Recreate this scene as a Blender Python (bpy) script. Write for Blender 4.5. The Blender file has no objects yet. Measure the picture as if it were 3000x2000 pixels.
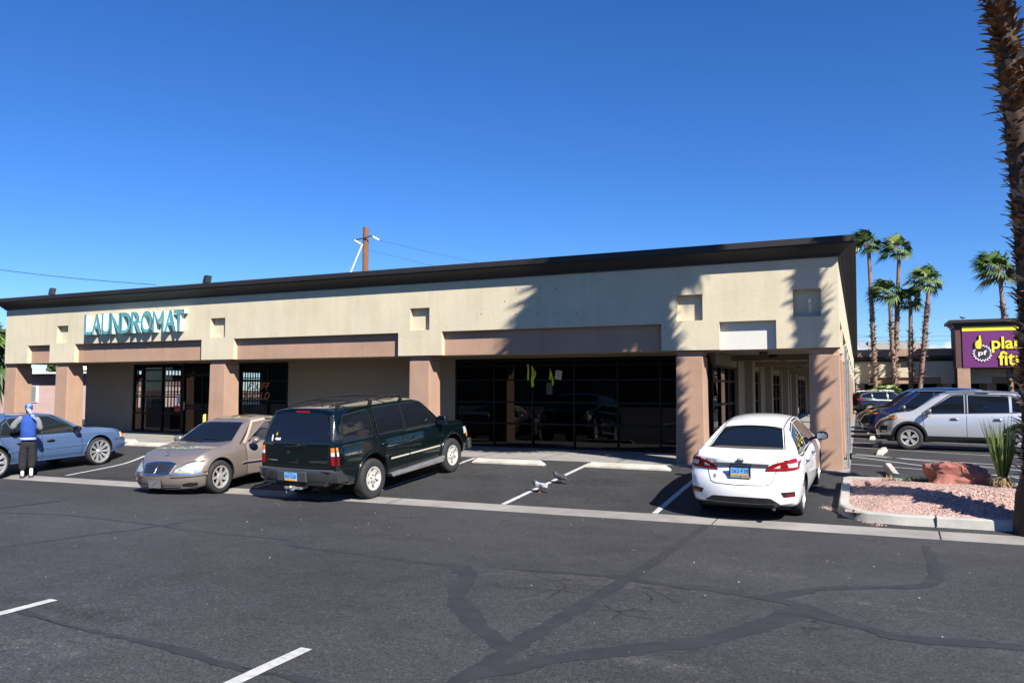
import bpy, bmesh, math, random
from mathutils import Vector, Matrix, noise
from mathutils.bvhtree import BVHTree
R = math.radians
rnd = random.Random(7)
SC = bpy.context.scene
COL = SC.collection
# ------------------------------------------------------------------ helpers
def link(o, parent=None):
    COL.objects.link(o)
    if parent: o.parent = parent
    return o
def tag(o, label=None, cat=None, group=None, kind=None):
    if label: o['label'] = label
    if cat: o['category'] = cat
    if group: o['group'] = group
    if kind: o['kind'] = kind
    return o
def thing(name, label, cat, loc=(0, 0, 0), rz=0, group=None):
    o = bpy.data.objects.new(name, None)
    o.empty_display_size = .2
    link(o); o.location = loc; o.rotation_euler = (0, 0, rz)
    return tag(o, label, cat, group)
def copy_tree(o, parent=None):
    c = o.copy(); COL.objects.link(c)
    if parent: c.parent = parent
    for k in list(o.children): copy_tree(k, c)
    return c
def ss(a, b, x):
    t = min(1, max(0, (x - a) / (b - a))); return t * t * (3 - 2 * t)
def lerp(a, b, t): return a + (b - a) * t
def pch(pts):
    xs = [p[0] for p in pts]; ys = [p[1] for p in pts]; n = len(xs)
    if n == 1: return lambda x: ys[0]
    h = [xs[i+1] - xs[i] for i in range(n-1)]; d = [(ys[i+1] - ys[i]) / h[i] for i in range(n-1)]
    m = [d[0]] + [0 if d[i-1] * d[i] <= 0 else 2 * d[i-1] * d[i] / (d[i-1] + d[i]) for i in range(1, n-1)] + [d[-1]]
    def f(x):
        if x <= xs[0]: return ys[0]
        if x >= xs[-1]: return ys[-1]
        i = 0
        while x > xs[i+1]: i += 1
        t = (x - xs[i]) / h[i]; t2 = t*t; t3 = t2*t
        return (2*t3-3*t2+1)*ys[i] + (t3-2*t2+t)*h[i]*m[i] + (-2*t3+3*t2)*ys[i+1] + (t3-t2)*h[i]*m[i+1]
    return f
class MB:
    def __init__(s): s.v = []; s.f = []; s.m = []
    def add(s, vs, fs, mi=0):
        b = len(s.v); s.v += [tuple(v) for v in vs]
        for f in fs: s.f.append(tuple(i + b for i in f)); s.m.append(mi)
    def box(s, x0, x1, y0, y1, z0, z1, mi=0):
        s.add([(x0,y0,z0),(x1,y0,z0),(x1,y1,z0),(x0,y1,z0),(x0,y0,z1),(x1,y0,z1),(x1,y1,z1),(x0,y1,z1)],
              [(0,3,2,1),(4,5,6,7),(0,1,5,4),(1,2,6,5),(2,3,7,6),(3,0,4,7)], mi)
    def quad(s, a, b, c, d, mi=0): s.add([a, b, c, d], [(0, 1, 2, 3)], mi)
    def prism(s, poly, z0, z1, mi=0, axis='z'):
        n = len(poly)
        def P(p, h): return {'z': (p[0], p[1], h), 'y': (p[0], h, p[1]), 'x': (h, p[0], p[1])}[axis]
        s.add([P(p, z0) for p in poly] + [P(p, z1) for p in poly],
              [tuple(range(n))[::-1], tuple(range(n, 2*n))] + [(i, (i+1) % n, n + (i+1) % n, n + i) for i in range(n)], mi)
    def tube(s, path, r, n=8, mi=0, cap=True, sq=None):
        pts = [Vector(p) for p in path]; rs = r if isinstance(r, (list, tuple)) else [r] * len(pts)
        b = len(s.v); up0 = Vector((0, 0, 1)); prev = None
        for i, p in enumerate(pts):
            t = (pts[min(i+1, len(pts)-1)] - pts[max(i-1, 0)]).normalized()
            if prev is None:
                u = t.cross(up0)
                if u.length < 1e-3: u = t.cross(Vector((1, 0, 0)))
                u.normalize()
            else:
                u = prev - t * prev.dot(t)
                u.normalize()
            prev = u; w = t.cross(u)
            for k in range(n):
                a = 2 * math.pi * k / n
                s.v.append(tuple(p + u * math.cos(a) * rs[i] + w * math.sin(a) * rs[i] * (sq or 1)))
        for i in range(len(pts) - 1):
            for k in range(n):
                s.f.append((b + i*n + k, b + i*n + (k+1) % n, b + (i+1)*n + (k+1) % n, b + (i+1)*n + k)); s.m.append(mi)
        if cap:
            s.f.append(tuple(b + k for k in range(n))[::-1]); s.m.append(mi)
            e = b + (len(pts)-1)*n; s.f.append(tuple(e + k for k in range(n))); s.m.append(mi)
    def lathe(s, prof, n=24, axis='z', c=(0, 0, 0), mi=0, mis=None):
        b = len(s.v)
        for (r, h) in prof:
            for k in range(n):
                a = 2 * math.pi * k / n; x = r * math.cos(a); y = r * math.sin(a)
                p = {'z': (x, y, h), 'y': (x, h, y), 'x': (h, x, y)}[axis]
                s.v.append((p[0]+c[0], p[1]+c[1], p[2]+c[2]))
        for i in range(len(prof)-1):
            for k in range(n):
                s.f.append((b+i*n+k, b+i*n+(k+1) % n, b+(i+1)*n+(k+1) % n, b+(i+1)*n+k)); s.m.append(mis[i] if mis else mi)
    def sphere(s, c, r, n=12, m=8, mi=0):
        rx, ry, rz = r if isinstance(r, (list, tuple)) else (r, r, r)
        b = len(s.v)
        for i in range(m+1):
            th = math.pi * i / m
            for k in range(n):
                a = 2 * math.pi * k / n
                s.v.append((c[0] + rx*math.sin(th)*math.cos(a), c[1] + ry*math.sin(th)*math.sin(a), c[2] + rz*math.cos(th)))
        for i in range(m):
            for k in range(n):
                s.f.append((b+i*n+k, b+(i+1)*n+k, b+(i+1)*n+(k+1) % n, b+i*n+(k+1) % n)); s.m.append(mi)
    def grid(s, rows, mi=0, flip=False):
        b = len(s.v); n = len(rows[0])
        for r in rows: s.v += [tuple(p) for p in r]
        for i in range(len(rows)-1):
            for k in range(n-1):
                q = (b+i*n+k, b+i*n+k+1, b+(i+1)*n+k+1, b+(i+1)*n+k)
                s.f.append(q[::-1] if flip else q); s.m.append(mi)
    def mesh(s, name, mats, smooth=None, weld=False, fix=True):
        me = bpy.data.meshes.new(name); me.from_pydata(s.v, [], s.f)
        for mt in (mats if isinstance(mats, (list, tuple)) else [mats]): me.materials.append(mt)
        me.polygons.foreach_set('material_index', s.m)
        if fix or weld:
            bm = bmesh.new(); bm.from_mesh(me)
            if weld:
                bmesh.ops.remove_doubles(bm, verts=bm.verts, dist=2e-4)
                bmesh.ops.dissolve_degenerate(bm, edges=bm.edges, dist=1e-5)
            if fix: bmesh.ops.recalc_face_normals(bm, faces=bm.faces)
            bm.to_mesh(me); bm.free()
        if smooth is not None:
            me.polygons.foreach_set('use_smooth', [True] * len(me.polygons)); me.set_sharp_from_angle(angle=R(smooth))
        me.update(); return me
    def build(s, name, mats, parent=None, smooth=None, weld=False, fix=True):
        return link(bpy.data.objects.new(name, s.mesh(name, mats, smooth, weld, fix)), parent)
def bevel(o, w, n=2):
    m = o.modifiers.new('bevel', 'BEVEL'); m.width = w; m.segments = n; m.limit_method = 'ANGLE'; m.angle_limit = R(40)
    return o
def text_mesh(body, size=1, xs=1, ext=0, bev=0, shear=0, spacing=1, off=0):
    cu = bpy.data.curves.new('lettering', 'FONT'); cu.body = body; cu.size = size; cu.extrude = ext; cu.bevel_depth = bev
    cu.align_x = 'CENTER'; cu.align_y = 'CENTER'; cu.shear = shear; cu.space_character = spacing; cu.resolution_u = 4; cu.offset = off
    o = bpy.data.objects.new('lettering', cu); COL.objects.link(o)
    dg = bpy.context.evaluated_depsgraph_get(); me = bpy.data.meshes.new_from_object(o.evaluated_get(dg))
    vs = [Vector((v.co.x * xs, v.co.y, v.co.z)) for v in me.vertices]; fs = [tuple(p.vertices) for p in me.polygons]
    bpy.data.objects.remove(o); bpy.data.meshes.remove(me)
    return vs, fs
def fit_text(body, w, h, **k):
    vs, fs = text_mesh(body, **k)
    x0 = min(v.x for v in vs); x1 = max(v.x for v in vs); y0 = min(v.y for v in vs); y1 = max(v.y for v in vs)
    return [Vector(((v.x-(x0+x1)/2) * w/(x1-x0), (v.y-(y0+y1)/2) * h/(y1-y0), v.z)) for v in vs], fs
# ------------------------------------------------------------------ materials
def nd(nt, typ, **kw):
    n = nt.nodes.new(typ)
    for k, v in kw.items(): setattr(n, k, v)
    return n
MATS = {}
def M(name, col, rough=.6, metal=0, spec=.5, var=0, vs=2.0, bump=0, bs=60, coat=0, emit=0, stretch=None, streak=0):
    if name in MATS: return MATS[name]
    m = bpy.data.materials.new(name); m.use_nodes = True; nt = m.node_tree; b = nt.nodes['Principled BSDF']
    c = (*col, 1) if len(col) == 3 else col
    b.inputs['Base Color'].default_value = c; b.inputs['Roughness'].default_value = rough; b.inputs['Metallic'].default_value = metal
    b.inputs['Specular IOR Level'].default_value = spec
    if coat: b.inputs['Coat Weight'].default_value = coat; b.inputs['Coat Roughness'].default_value = .03
    if emit: b.inputs['Emission Color'].default_value = c; b.inputs['Emission Strength'].default_value = emit
    tc = nd(nt, 'ShaderNodeTexCoord'); src = tc.outputs['Object']
    if stretch:
        mp = nd(nt, 'ShaderNodeMapping'); mp.inputs['Scale'].default_value = stretch; nt.links.new(src, mp.inputs['Vector']); src = mp.outputs['Vector']
    if var:
        n = nd(nt, 'ShaderNodeTexNoise'); n.inputs['Scale'].default_value = vs; n.inputs['Detail'].default_value = 6; n.inputs['Roughness'].default_value = .65
        nt.links.new(src, n.inputs['Vector'])
        r = nd(nt, 'ShaderNodeValToRGB'); r.color_ramp.elements[0].position = .3; r.color_ramp.elements[1].position = .7
        r.color_ramp.elements[0].color = (*[max(0, x*(1-var)) for x in c[:3]], 1); r.color_ramp.elements[1].color = (*[min(1, x*(1+var)) for x in c[:3]], 1)
        nt.links.new(n.outputs['Fac'], r.inputs['Fac']); cs = r.outputs['Color']
        if streak:
            ms = nd(nt, 'ShaderNodeMapping'); ms.inputs['Scale'].default_value = (2.6, 2.6, .22); nt.links.new(tc.outputs['Object'], ms.inputs['Vector'])
            n3 = nd(nt, 'ShaderNodeTexNoise'); n3.inputs['Scale'].default_value = 1.6; n3.inputs['Detail'].default_value = 7; n3.inputs['Roughness'].default_value = .7; nt.links.new(ms.outputs['Vector'], n3.inputs['Vector'])
            r3 = nd(nt, 'ShaderNodeValToRGB'); e3 = r3.color_ramp.elements; e3[0].position = .34; e3[1].position = .56; k3 = 1-streak; e3[0].color = (k3, k3*.98, k3*.95, 1); e3[1].color = (1, 1, 1, 1); nt.links.new(n3.outputs['Fac'], r3.inputs['Fac'])
            mm = nd(nt, 'ShaderNodeMixRGB', blend_type='MULTIPLY'); mm.inputs['Fac'].default_value = 1; nt.links.new(cs, mm.inputs[1]); nt.links.new(r3.outputs['Color'], mm.inputs[2]); cs = mm.outputs['Color']
        nt.links.new(cs, b.inputs['Base Color'])
    if bump:
        n2 = nd(nt, 'ShaderNodeTexNoise'); n2.inputs['Scale'].default_value = bs; n2.inputs['Detail'].default_value = 4
        nt.links.new(src, n2.inputs['Vector'])
        bp = nd(nt, 'ShaderNodeBump'); bp.inputs['Strength'].default_value = bump; bp.inputs['Distance'].default_value = .01
        nt.links.new(n2.outputs['Fac'], bp.inputs['Height']); nt.links.new(bp.outputs['Normal'], b.inputs['Normal'])
    MATS[name] = m; return m
def glass(name, tint, refl=1.0, rough=.0, ior=1.5):
    if name in MATS: return MATS[name]
    m = bpy.data.materials.new(name); m.use_nodes = True; nt = m.node_tree; nt.nodes.clear()
    out = nd(nt, 'ShaderNodeOutputMaterial'); mx = nd(nt, 'ShaderNodeMixShader'); tr = nd(nt, 'ShaderNodeBsdfTransparent'); gl = nd(nt, 'ShaderNodeBsdfGlossy')
    fr = nd(nt, 'ShaderNodeFresnel'); fr.inputs['IOR'].default_value = ior
    tr.inputs['Color'].default_value = (*tint, 1); gl.inputs['Roughness'].default_value = rough; gl.inputs['Color'].default_value = (refl, refl, refl, 1)
    nt.links.new(fr.outputs['Fac'], mx.inputs['Fac']); nt.links.new(tr.outputs['BSDF'], mx.inputs[1]); nt.links.new(gl.outputs['BSDF'], mx.inputs[2])
    nt.links.new(mx.outputs['Shader'], out.inputs['Surface']); MATS[name] = m; return m
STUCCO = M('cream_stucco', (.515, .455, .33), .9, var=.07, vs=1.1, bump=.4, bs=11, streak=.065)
STUCCO2 = M('shaded_tan_stucco', (.25, .205, .15), .9, var=.06, vs=.9, bump=.35, bs=45)  # tan, darkened so the shade of recess walls and walkway is in the colour
PINK = M('terracotta_stucco', (.345, .218, .152), .9, var=.10, vs=1.4, bump=.4, bs=12, streak=.065)
WHITEP = M('white_patch_paint', (.54, .52, .47), .85, var=.05, vs=2)
CORN = M('dark_brown_paint', (.013, .0105, .0095), .6, var=.15, vs=1.5)
FRAME = M('black_frame', (.005, .0055, .007), .55, spec=.2)
DARK = M('dark_interior', (.03, .03, .032), .9)
CONC = M('concrete', (.30, .285, .255), .9, var=.16, vs=1.6, bump=.3, bs=30)
CONCW = M('pale_concrete', (.42, .39, .33), .9, var=.25, vs=3.5, bump=.3, bs=25)
STEEL = M('galvanised_steel', (.42, .43, .44), .45, metal=.7, var=.25, vs=12)
RUBBER = M('tyre_rubber', (.018, .018, .019), .8, var=.3, vs=8, bump=.2, bs=40)
CHROME = M('chrome', (.75, .76, .78), .08, metal=1)
ALLOY = M('alloy', (.62, .61, .58), .3, metal=.6)
BLK = M('black_plastic', (.012, .012, .013), .5)
BLKG = M('black_gap', (.004, .004, .004), .7)
REDL = M('red_lens', (.22, .004, .006), .12, coat=.6)
AMBER = M('amber_lens', (.75, .20, .02), .15, coat=.6)
CLEAR = M('clear_lens', (.55, .56, .55), .12, coat=.8, var=.5, vs=9)
CARGLASS = M('tinted_car_glass', (.006, .008, .012), .02, spec=.6)
WHITE = M('white_plastic', (.75, .75, .74), .5)
# ------------------------------------------------------------------ terrain
def Yg(X): return 12.5 + .03 * (X + 3)
def zg(X): return -.40 + .003 * (max(-30, min(30, X)) + 3)
PL = pch([(0, 0), (.45, .075), (.85, .36), (1.0, .39)])
def terr(X, Y):
    if X > .9 and Y < 17.2: pass
    g = Yg(X); z = zg(X)
    if Y < g - 8: base = z + .40
    elif Y < g: base = z + .05 * (g - Y)
    elif Y < g + .55: base = z + .03 * (Y - g) / .55
    else:
        t = min(1, (Y - g - .55) / (17.7 - g - .55)); L = ss(-12.5, -17.5, X)
        a = z + .03; lin = a * (1 - t); cur = a + (-a) * PL(t) / .39
        base = lin * (1 - L) + cur * L
    return base
# ------------------------------------------------------------------ world, sun, camera
w = bpy.data.worlds.new('World'); SC.world = w; w.use_nodes = True
nt = w.node_tree; bg = nt.nodes['Background']
sky = nd(nt, 'ShaderNodeTexSky'); sky.sky_type = 'NISHITA'; sky.sun_disc = False
SUN_EL, SUN_AZ = R(38.5), R(127)      # azimuth measured from +Y towards +X
sky.sun_elevation = SUN_EL; sky.sun_rotation = SUN_AZ; sky.altitude = 600; sky.air_density = 1.0; sky.dust_density = .0; sky.ozone_density = 10.0
hs = nd(nt, 'ShaderNodeHueSaturation'); hs.inputs['Hue'].default_value = .508; hs.inputs['Saturation'].default_value = 1.12
nt.links.new(sky.outputs['Color'], hs.inputs['Color'])
# a low bank of small clouds far off to the north
tcw = nd(nt, 'ShaderNodeTexCoord'); sep = nd(nt, 'ShaderNodeSeparateXYZ'); nt.links.new(tcw.outputs['Generated'], sep.inputs[0])
mpw = nd(nt, 'ShaderNodeMapping'); mpw.inputs['Scale'].default_value = (22, 22, 55); nt.links.new(tcw.outputs['Generated'], mpw.inputs['Vector'])
nw = nd(nt, 'ShaderNodeTexNoise'); nw.inputs['Scale'].default_value = 1.0; nw.inputs['Detail'].default_value = 6; nt.links.new(mpw.outputs['Vector'], nw.inputs['Vector'])
def rampw(src, stops):
    r = nd(nt, 'ShaderNodeValToRGB'); nt.links.new(src, r.inputs['Fac']); e = r.color_ramp.elements
    for k, (p, v) in enumerate(stops):
        q = e[k] if k < 2 else e.new(p)
        q.position = p; q.color = (v, v, v, 1)
    return r.outputs['Color']
def mulw(a, b):
    m = nd(nt, 'ShaderNodeMixRGB', blend_type='MULTIPLY'); m.inputs['Fac'].default_value = 1; nt.links.new(a, m.inputs[1]); nt.links.new(b, m.inputs[2]); return m.outputs['Color']
cm_ = mulw(mulw(rampw(nw.outputs['Fac'], [(.50, 0), (.60, 1)]), rampw(sep.outputs['Z'], [(.030, 0), (.040, 1), (.052, .9), (.064, 0)])), rampw(sep.outputs['Y'], [(.90, 0), (.97, 1)]))
mw = nd(nt, 'ShaderNodeMixRGB'); nt.links.new(cm_, mw.inputs['Fac']); nt.links.new(hs.outputs['Color'], mw.inputs[1]); mw.inputs[2].default_value = (7.2, 7.2, 7.5, 1); nt.links.new(mw.outputs['Color'], bg.inputs['Color'])
bg.inputs['Strength'].default_value = .076
sd = bpy.data.lights.new('sun', 'SUN'); sd.energy = 5.0; sd.angle = R(.55); sd.color = (1, .95, .87)
so = link(bpy.data.objects.new('sun', sd)); so.location = (30, -30, 40)
to_sun = Vector((math.sin(SUN_AZ)*math.cos(SUN_EL), math.cos(SUN_AZ)*math.cos(SUN_EL), math.sin(SUN_EL)))
so.rotation_euler = to_sun.to_track_quat('Z', 'Y').to_euler()
cd = bpy.data.cameras.new('camera'); cd.sensor_width = 36; cd.lens = 2232.8 / 3000 * 36; cd.clip_end = 3000; cd.clip_start = .05
co = link(bpy.data.objects.new('camera', cd)); SC.camera = co
yaw, pi_, ro = -.4257, .0626, .0014
fw = Vector((math.sin(yaw)*math.cos(pi_), math.cos(yaw)*math.cos(pi_), math.sin(pi_)))
r_ = Vector((math.cos(yaw), -math.sin(yaw), 0)); u_ = r_.cross(fw)
r2 = r_*math.cos(ro) + u_*math.sin(ro); u2 = u_*math.cos(ro) - r_*math.sin(ro)
co.matrix_world = Matrix(((r2.x, u2.x, -fw.x, 0), (r2.y, u2.y, -fw.y, 0), (r2.z, u2.z, -fw.z, 1.7514), (0, 0, 0, 1)))
SC.view_settings.view_transform = 'Standard'; SC.view_settings.look = 'None'; SC.view_settings.gamma = 1; SC.view_settings.exposure = 1.04
SC.cycles.use_denoising = True; SC.cycles.max_bounces = 8; SC.cycles.transparent_max_bounces = 12
SC.cycles.caustics_reflective = False; SC.cycles.caustics_refractive = False
# ------------------------------------------------------------------ asphalt
def asphalt(name, base=.042, tint=(1, .99, 1.03), cracks=True):
    m = bpy.data.materials.new(name); m.use_nodes = True; t = m.node_tree; b = t.nodes['Principled BSDF']; L = t.links.new
    tc = nd(t, 'ShaderNodeTexCoord'); co_ = tc.outputs['Object']
    def noi(scale, detail=5, rough=.6):
        n = nd(t, 'ShaderNodeTexNoise'); n.inputs['Scale'].default_value = scale; n.inputs['Detail'].default_value = detail; n.inputs['Roughness'].default_value = rough; L(co_, n.inputs['Vector']); return n.outputs['Fac']
    def ramp(x, p0, p1, c0, c1):
        r = nd(t, 'ShaderNodeValToRGB'); e = r.color_ramp.elements; e[0].position = p0; e[1].position = p1; e[0].color = (c0, c0, c0, 1); e[1].color = (c1, c1, c1, 1); L(x, r.inputs['Fac']); return r.outputs['Color']
    def mul(a, c):
        n = nd(t, 'ShaderNodeMixRGB', blend_type='MULTIPLY'); n.inputs['Fac'].default_value = 1; L(a, n.inputs[1]); L(c, n.inputs[2]); return n.outputs['Color']
    big = ramp(noi(.22, 6), .3, .7, .72, 1.25); mid = ramp(noi(2.3, 6, .7), .3, .7, .84, 1.16)
    c = mul(big, mid)
    grit = ramp(noi(48, 4, .85), .36, .68, .42, 1.75); c = mul(c, grit); c = mul(c, ramp(noi(17, 4, .7), .35, .68, .80, 1.22))
    v = nd(t, 'ShaderNodeTexVoronoi'); v.inputs['Scale'].default_value = 26; L(co_, v.inputs['Vector'])
    peb = ramp(v.outputs['Distance'], .10, .24, 3.4, 1.0)
    gate = noi(11, 4, .7); gm = ramp(gate, .50, .62, 0, 1)
    px = nd(t, 'ShaderNodeMixRGB'); L(gm, px.inputs['Fac']); px.inputs[1].default_value = (1, 1, 1, 1); L(peb, px.inputs[2]); c = mul(c, px.outputs['Color'])
    if cracks:
        wv = nd(t, 'ShaderNodeTexNoise'); wv.inputs['Scale'].default_value = 1.6; L(co_, wv.inputs['Vector'])
        mx = nd(t, 'ShaderNodeMixRGB', blend_type='ADD'); mx.inputs['Fac'].default_value = .45; L(co_, mx.inputs[1]); L(wv.outputs['Color'], mx.inputs[2])
        vo = nd(t, 'ShaderNodeTexVoronoi', feature='DISTANCE_TO_EDGE'); vo.inputs['Scale'].default_value = 1.7; L(mx.outputs['Color'], vo.inputs['Vector'])
        ck = ramp(vo.outputs['Distance'], .008, .022, .30, 1)
        sp = nd(t, 'ShaderNodeSeparateXYZ'); L(co_, sp.inputs[0])
        def dist(cx, cy, rx, ry):
            out = []
            for ax, cc, rr in ((0, cx, rx), (1, cy, ry)):
                a = nd(t, 'ShaderNodeMath', operation='SUBTRACT'); L(sp.outputs[ax], a.inputs[0]); a.inputs[1].default_value = cc
                d = nd(t, 'ShaderNodeMath', operation='DIVIDE'); L(a.outputs[0], d.inputs[0]); d.inputs[1].default_value = rr
                p = nd(t, 'ShaderNodeMath', operation='POWER'); L(d.outputs[0], p.inputs[0]); p.inputs[1].default_value = 2; out.append(p.outputs[0])
            s = nd(t, 'ShaderNodeMath', operation='ADD'); L(out[0], s.inputs[0]); L(out[1], s.inputs[1]); return s.outputs[0]
        msk = ramp(dist(-1.7, 6.9, 2.0, 1.1), .35, 1.1, 1, 0); msk2 = ramp(noi(1.1, 3), .45, .56, 0, 1); ms = mul(msk, msk2)
        cm = nd(t, 'ShaderNodeMixRGB'); L(ms, cm.inputs['Fac']); cm.inputs[1].default_value = (1, 1, 1, 1); L(ck, cm.inputs[2]); c = mul(c, cm.outputs['Color'])
        # pale dusty scuffs near the cracked area, oil stains in the stalls
        for (cx, cy, rx, ry, lo) in ((-2.5, 7.3, 1.6, .35, 1.45), (-1.2, 8.6, 1.2, .3, 1.3), (-7.9, 15.2, .9, .55, .52), (-4.9, 15.4, .8, .5, .5), (-4.6, 13.5, .9, .5, 1.35), (-7.1, 13.7, .8, .5, .8), (-16.5, 12.9, .9, .3, .55), (-7.4, 3.4, 1.9, 1.0, .45), (-5.6, 4.2, 1.3, .16, .55), (-6.6, 3.9, .8, .12, 1.9), (-5.2, 3.5, .7, .14, 1.6), (-3.0, 10.9, 7, .5, .8), (-11, 10.2, 6, .6, .85), (-6, 8.8, 1.2, .3, .7), (-1.2, 5.0, .5, .12, 1.8), (1.0, 5.4, .35, .1, 2.0), (.3, 7.6, .6, .12, 1.6), (-6.4, 3.2, .7, .2, 1.5)):
            f = nd(t, 'ShaderNodeMixRGB', blend_type='MULTIPLY'); f.inputs['Fac'].default_value = 1
            L(ramp(dist(cx, cy, rx, ry), .1, 1.0, 1, 0), f.inputs[1]); L(ramp(noi(5.5, 5, .7), .42, .62, 0, 1), f.inputs[2])
            q = nd(t, 'ShaderNodeMixRGB'); L(f.outputs['Color'], q.inputs['Fac']); q.inputs[1].default_value = (1, 1, 1, 1); q.inputs[2].default_value = (lo, lo, lo*.97, 1); c = mul(c, q.outputs['Color'])
    k = nd(t, 'ShaderNodeMixRGB', blend_type='MULTIPLY'); k.inputs['Fac'].default_value = 1; L(c, k.inputs[1]); k.inputs[2].default_value = (base*tint[0], base*tint[1], base*tint[2], 1)
    L(k.outputs['Color'], b.inputs['Base Color']); b.inputs['Roughness'].default_value = .85; b.inputs['Specular IOR Level'].default_value = .3
    bp = nd(t, 'ShaderNodeBump'); bp.inputs['Strength'].default_value = .5; bp.inputs['Distance'].default_value = .006; L(noi(70, 4, .75), bp.inputs['Height']); L(bp.outputs['Normal'], b.inputs['Normal'])
    return m
ASPH = asphalt('asphalt_road', .042); ASPH2 = asphalt('asphalt_stalls', .034)
SEAL = M('crack_sealer', (.023, .023, .025), .75, var=.3, vs=4, bump=.2, bs=60)
PAINT = M('worn_white_paint', (.43, .43, .415), .8, var=.3, vs=14, bump=.2, bs=60)
DIRTSOIL = M('desert_soil', (.26, .19, .13), .95, var=.2, vs=.3)
def frange(a, b, n): return [a + (b-a) * i / n for i in range(n+1)]
def sheet(name, xs, yf, mat, kind='structure', off=0):
    mb = MB(); rows = []
    for x in xs: rows.append([(x, y, terr(x, y) + off) for y in yf(x)])
    mb.grid(rows); o = mb.build(name, mat, smooth=60); tag(o, kind=kind); return o
XS = frange(-120, -34, 12) + frange(-32, 12, 88)[0:] + frange(14, 120, 12)
def split(a, b, n): return [a + (b-a) * i / n for i in range(n+1)]
ground = MB(); ground.quad((-900, -900, -.75), (900, -900, -.75), (900, 900, -.75), (-900, 900, -.75)); tag(ground.build('ground', DIRTSOIL), kind='structure')
sheet('road', XS, lambda x: [-60, -30, -12, -6, -2, 0, 2] + split(Yg(x) - 8, Yg(x), 26), ASPH)
sheet('gutter', XS, lambda x: split(Yg(x), Yg(x) + .55, 3), M('gutter_concrete', (.24, .225, .205), .85, var=.25, vs=1.3, bump=.25, bs=40))
sheet('parking_lot', XS, lambda x: split(Yg(x) + .55, 17.7, 14), ASPH2)
def flat(name, x0, x1, y0, y1, z, mat):
    mb = MB(); nx = max(1, int((x1-x0)/4)); ny = max(1, int((y1-y0)/4))
    mb.grid([[(lerp(x0, x1, i/nx), lerp(y0, y1, j/ny), z) for j in range(ny+1)] for i in range(nx+1)]); return tag(mb.build(name, mat), kind='structure')
flat('parking_lot', -.20, 120, 17.7, 160, 0, ASPH2); flat('parking_lot', -120, -31, 17.7, 160, -.004, ASPH2)
# gutter joints
def ribbon(name, pts, w, mat, off=.006, kind='structure', zf=None, jit=0):
    P = [Vector((p[0], p[1])) for p in pts]; W = w if isinstance(w, (list, tuple)) else [w] * len(P)
    D = []
    for i in range(len(P)-1):
        n = max(1, int((P[i+1]-P[i]).length / (.06 if jit > .02 else .18)))
        for k in range(n): D.append((P[i].lerp(P[i+1], k/n), lerp(W[i], W[i+1], k/n)))
    D.append((P[-1], W[-1])); rows = []
    for i, (p, ww) in enumerate(D):
        t = (D[min(i+1, len(D)-1)][0] - D[max(i-1, 0)][0]).normalized(); n = Vector((-t.y, t.x)); row = []
        for s in (-.5, -.17, .17, .5):
            j = jit * (noise.noise(Vector((p.x*3+s*9, p.y*3, 5))) + .7*noise.noise(Vector((p.x*12+s*9, p.y*12, 9))) if jit else 0)
            q = p + n * ((s*ww) + (j if abs(s) > .4 else 0)); row.append((q.x, q.y, (zf or terr)(q.x, q.y) + off))
        rows.append(row)
    mb = MB(); mb.grid(rows); o = mb.build(name, mat, smooth=60); return tag(o, kind=kind)
def spl(pts, n=8):
    out = []
    P = [pts[0]] + list(pts) + [pts[-1]]
    for i in range(1, len(P)-2):
        for k in range(n):
            t = k/n; a, b, c, d = [Vector((q[0], q[1])) for q in P[i-1:i+3]]
            out.append(.5*((2*b) + (c-a)*t + (2*a-5*b+4*c-d)*t*t + (3*b-a-3*c+d)*t**3))
    out.append(Vector((pts[-1][0], pts[-1][1]))); return [(p.x, p.y) for p in out]
# ------------------------------------------------------------------ markings
for x0, y0, x1, y1 in ((-6.05, 12.95, -5.88, 17.55), (-3.23, 13.05, -3.12, 17.5), (-9.02, 15.3, -9.0, 17.55), (-9.1, 13.0, -9.02, 15.28), (-11.98, 12.9, -11.95, 17.4), (-15.0, 12.8, -15.0, 17.3), (-18.0, 12.85, -18.9, 15.9), (-21.6, 12.8, -22.2, 17.2), (-25, 12.8, -25, 17.2)):
    ribbon('parking_line', [(x0, y0), (x1, y1)], .105, PAINT, jit=.006)
for X, Y in ((-6.16, 4.33), (-3.44, 4.23), (-.7, 4.15), (-8.95, 4.4), (2.1, 4.1)):
    ribbon('parking_line', [(X, Y), (X - .03, -1.2)], .10, PAINT, jit=.006)
for p, q in (((-.32, 25.63), (6.8, 22.2)), ((-.33, 22.63), (6.8, 19.2)), ((-.32, 19.9), (4.0, 17.9)), ((-.3, 30.5), (7, 27)), ((-.3, 28.0), (7, 24.6)), ((-.3, 34), (7, 30.6)), ((-.3, 38), (7, 34.6)), ((-.3, 43), (7, 39.6)), ((-.34, 22.25), (3.1, 17.75)), ((-.1, 22.95), (3.6, 19.4))):
    ribbon('parking_line', [p, q], .085, PAINT, zf=lambda x, y: 0)
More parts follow.
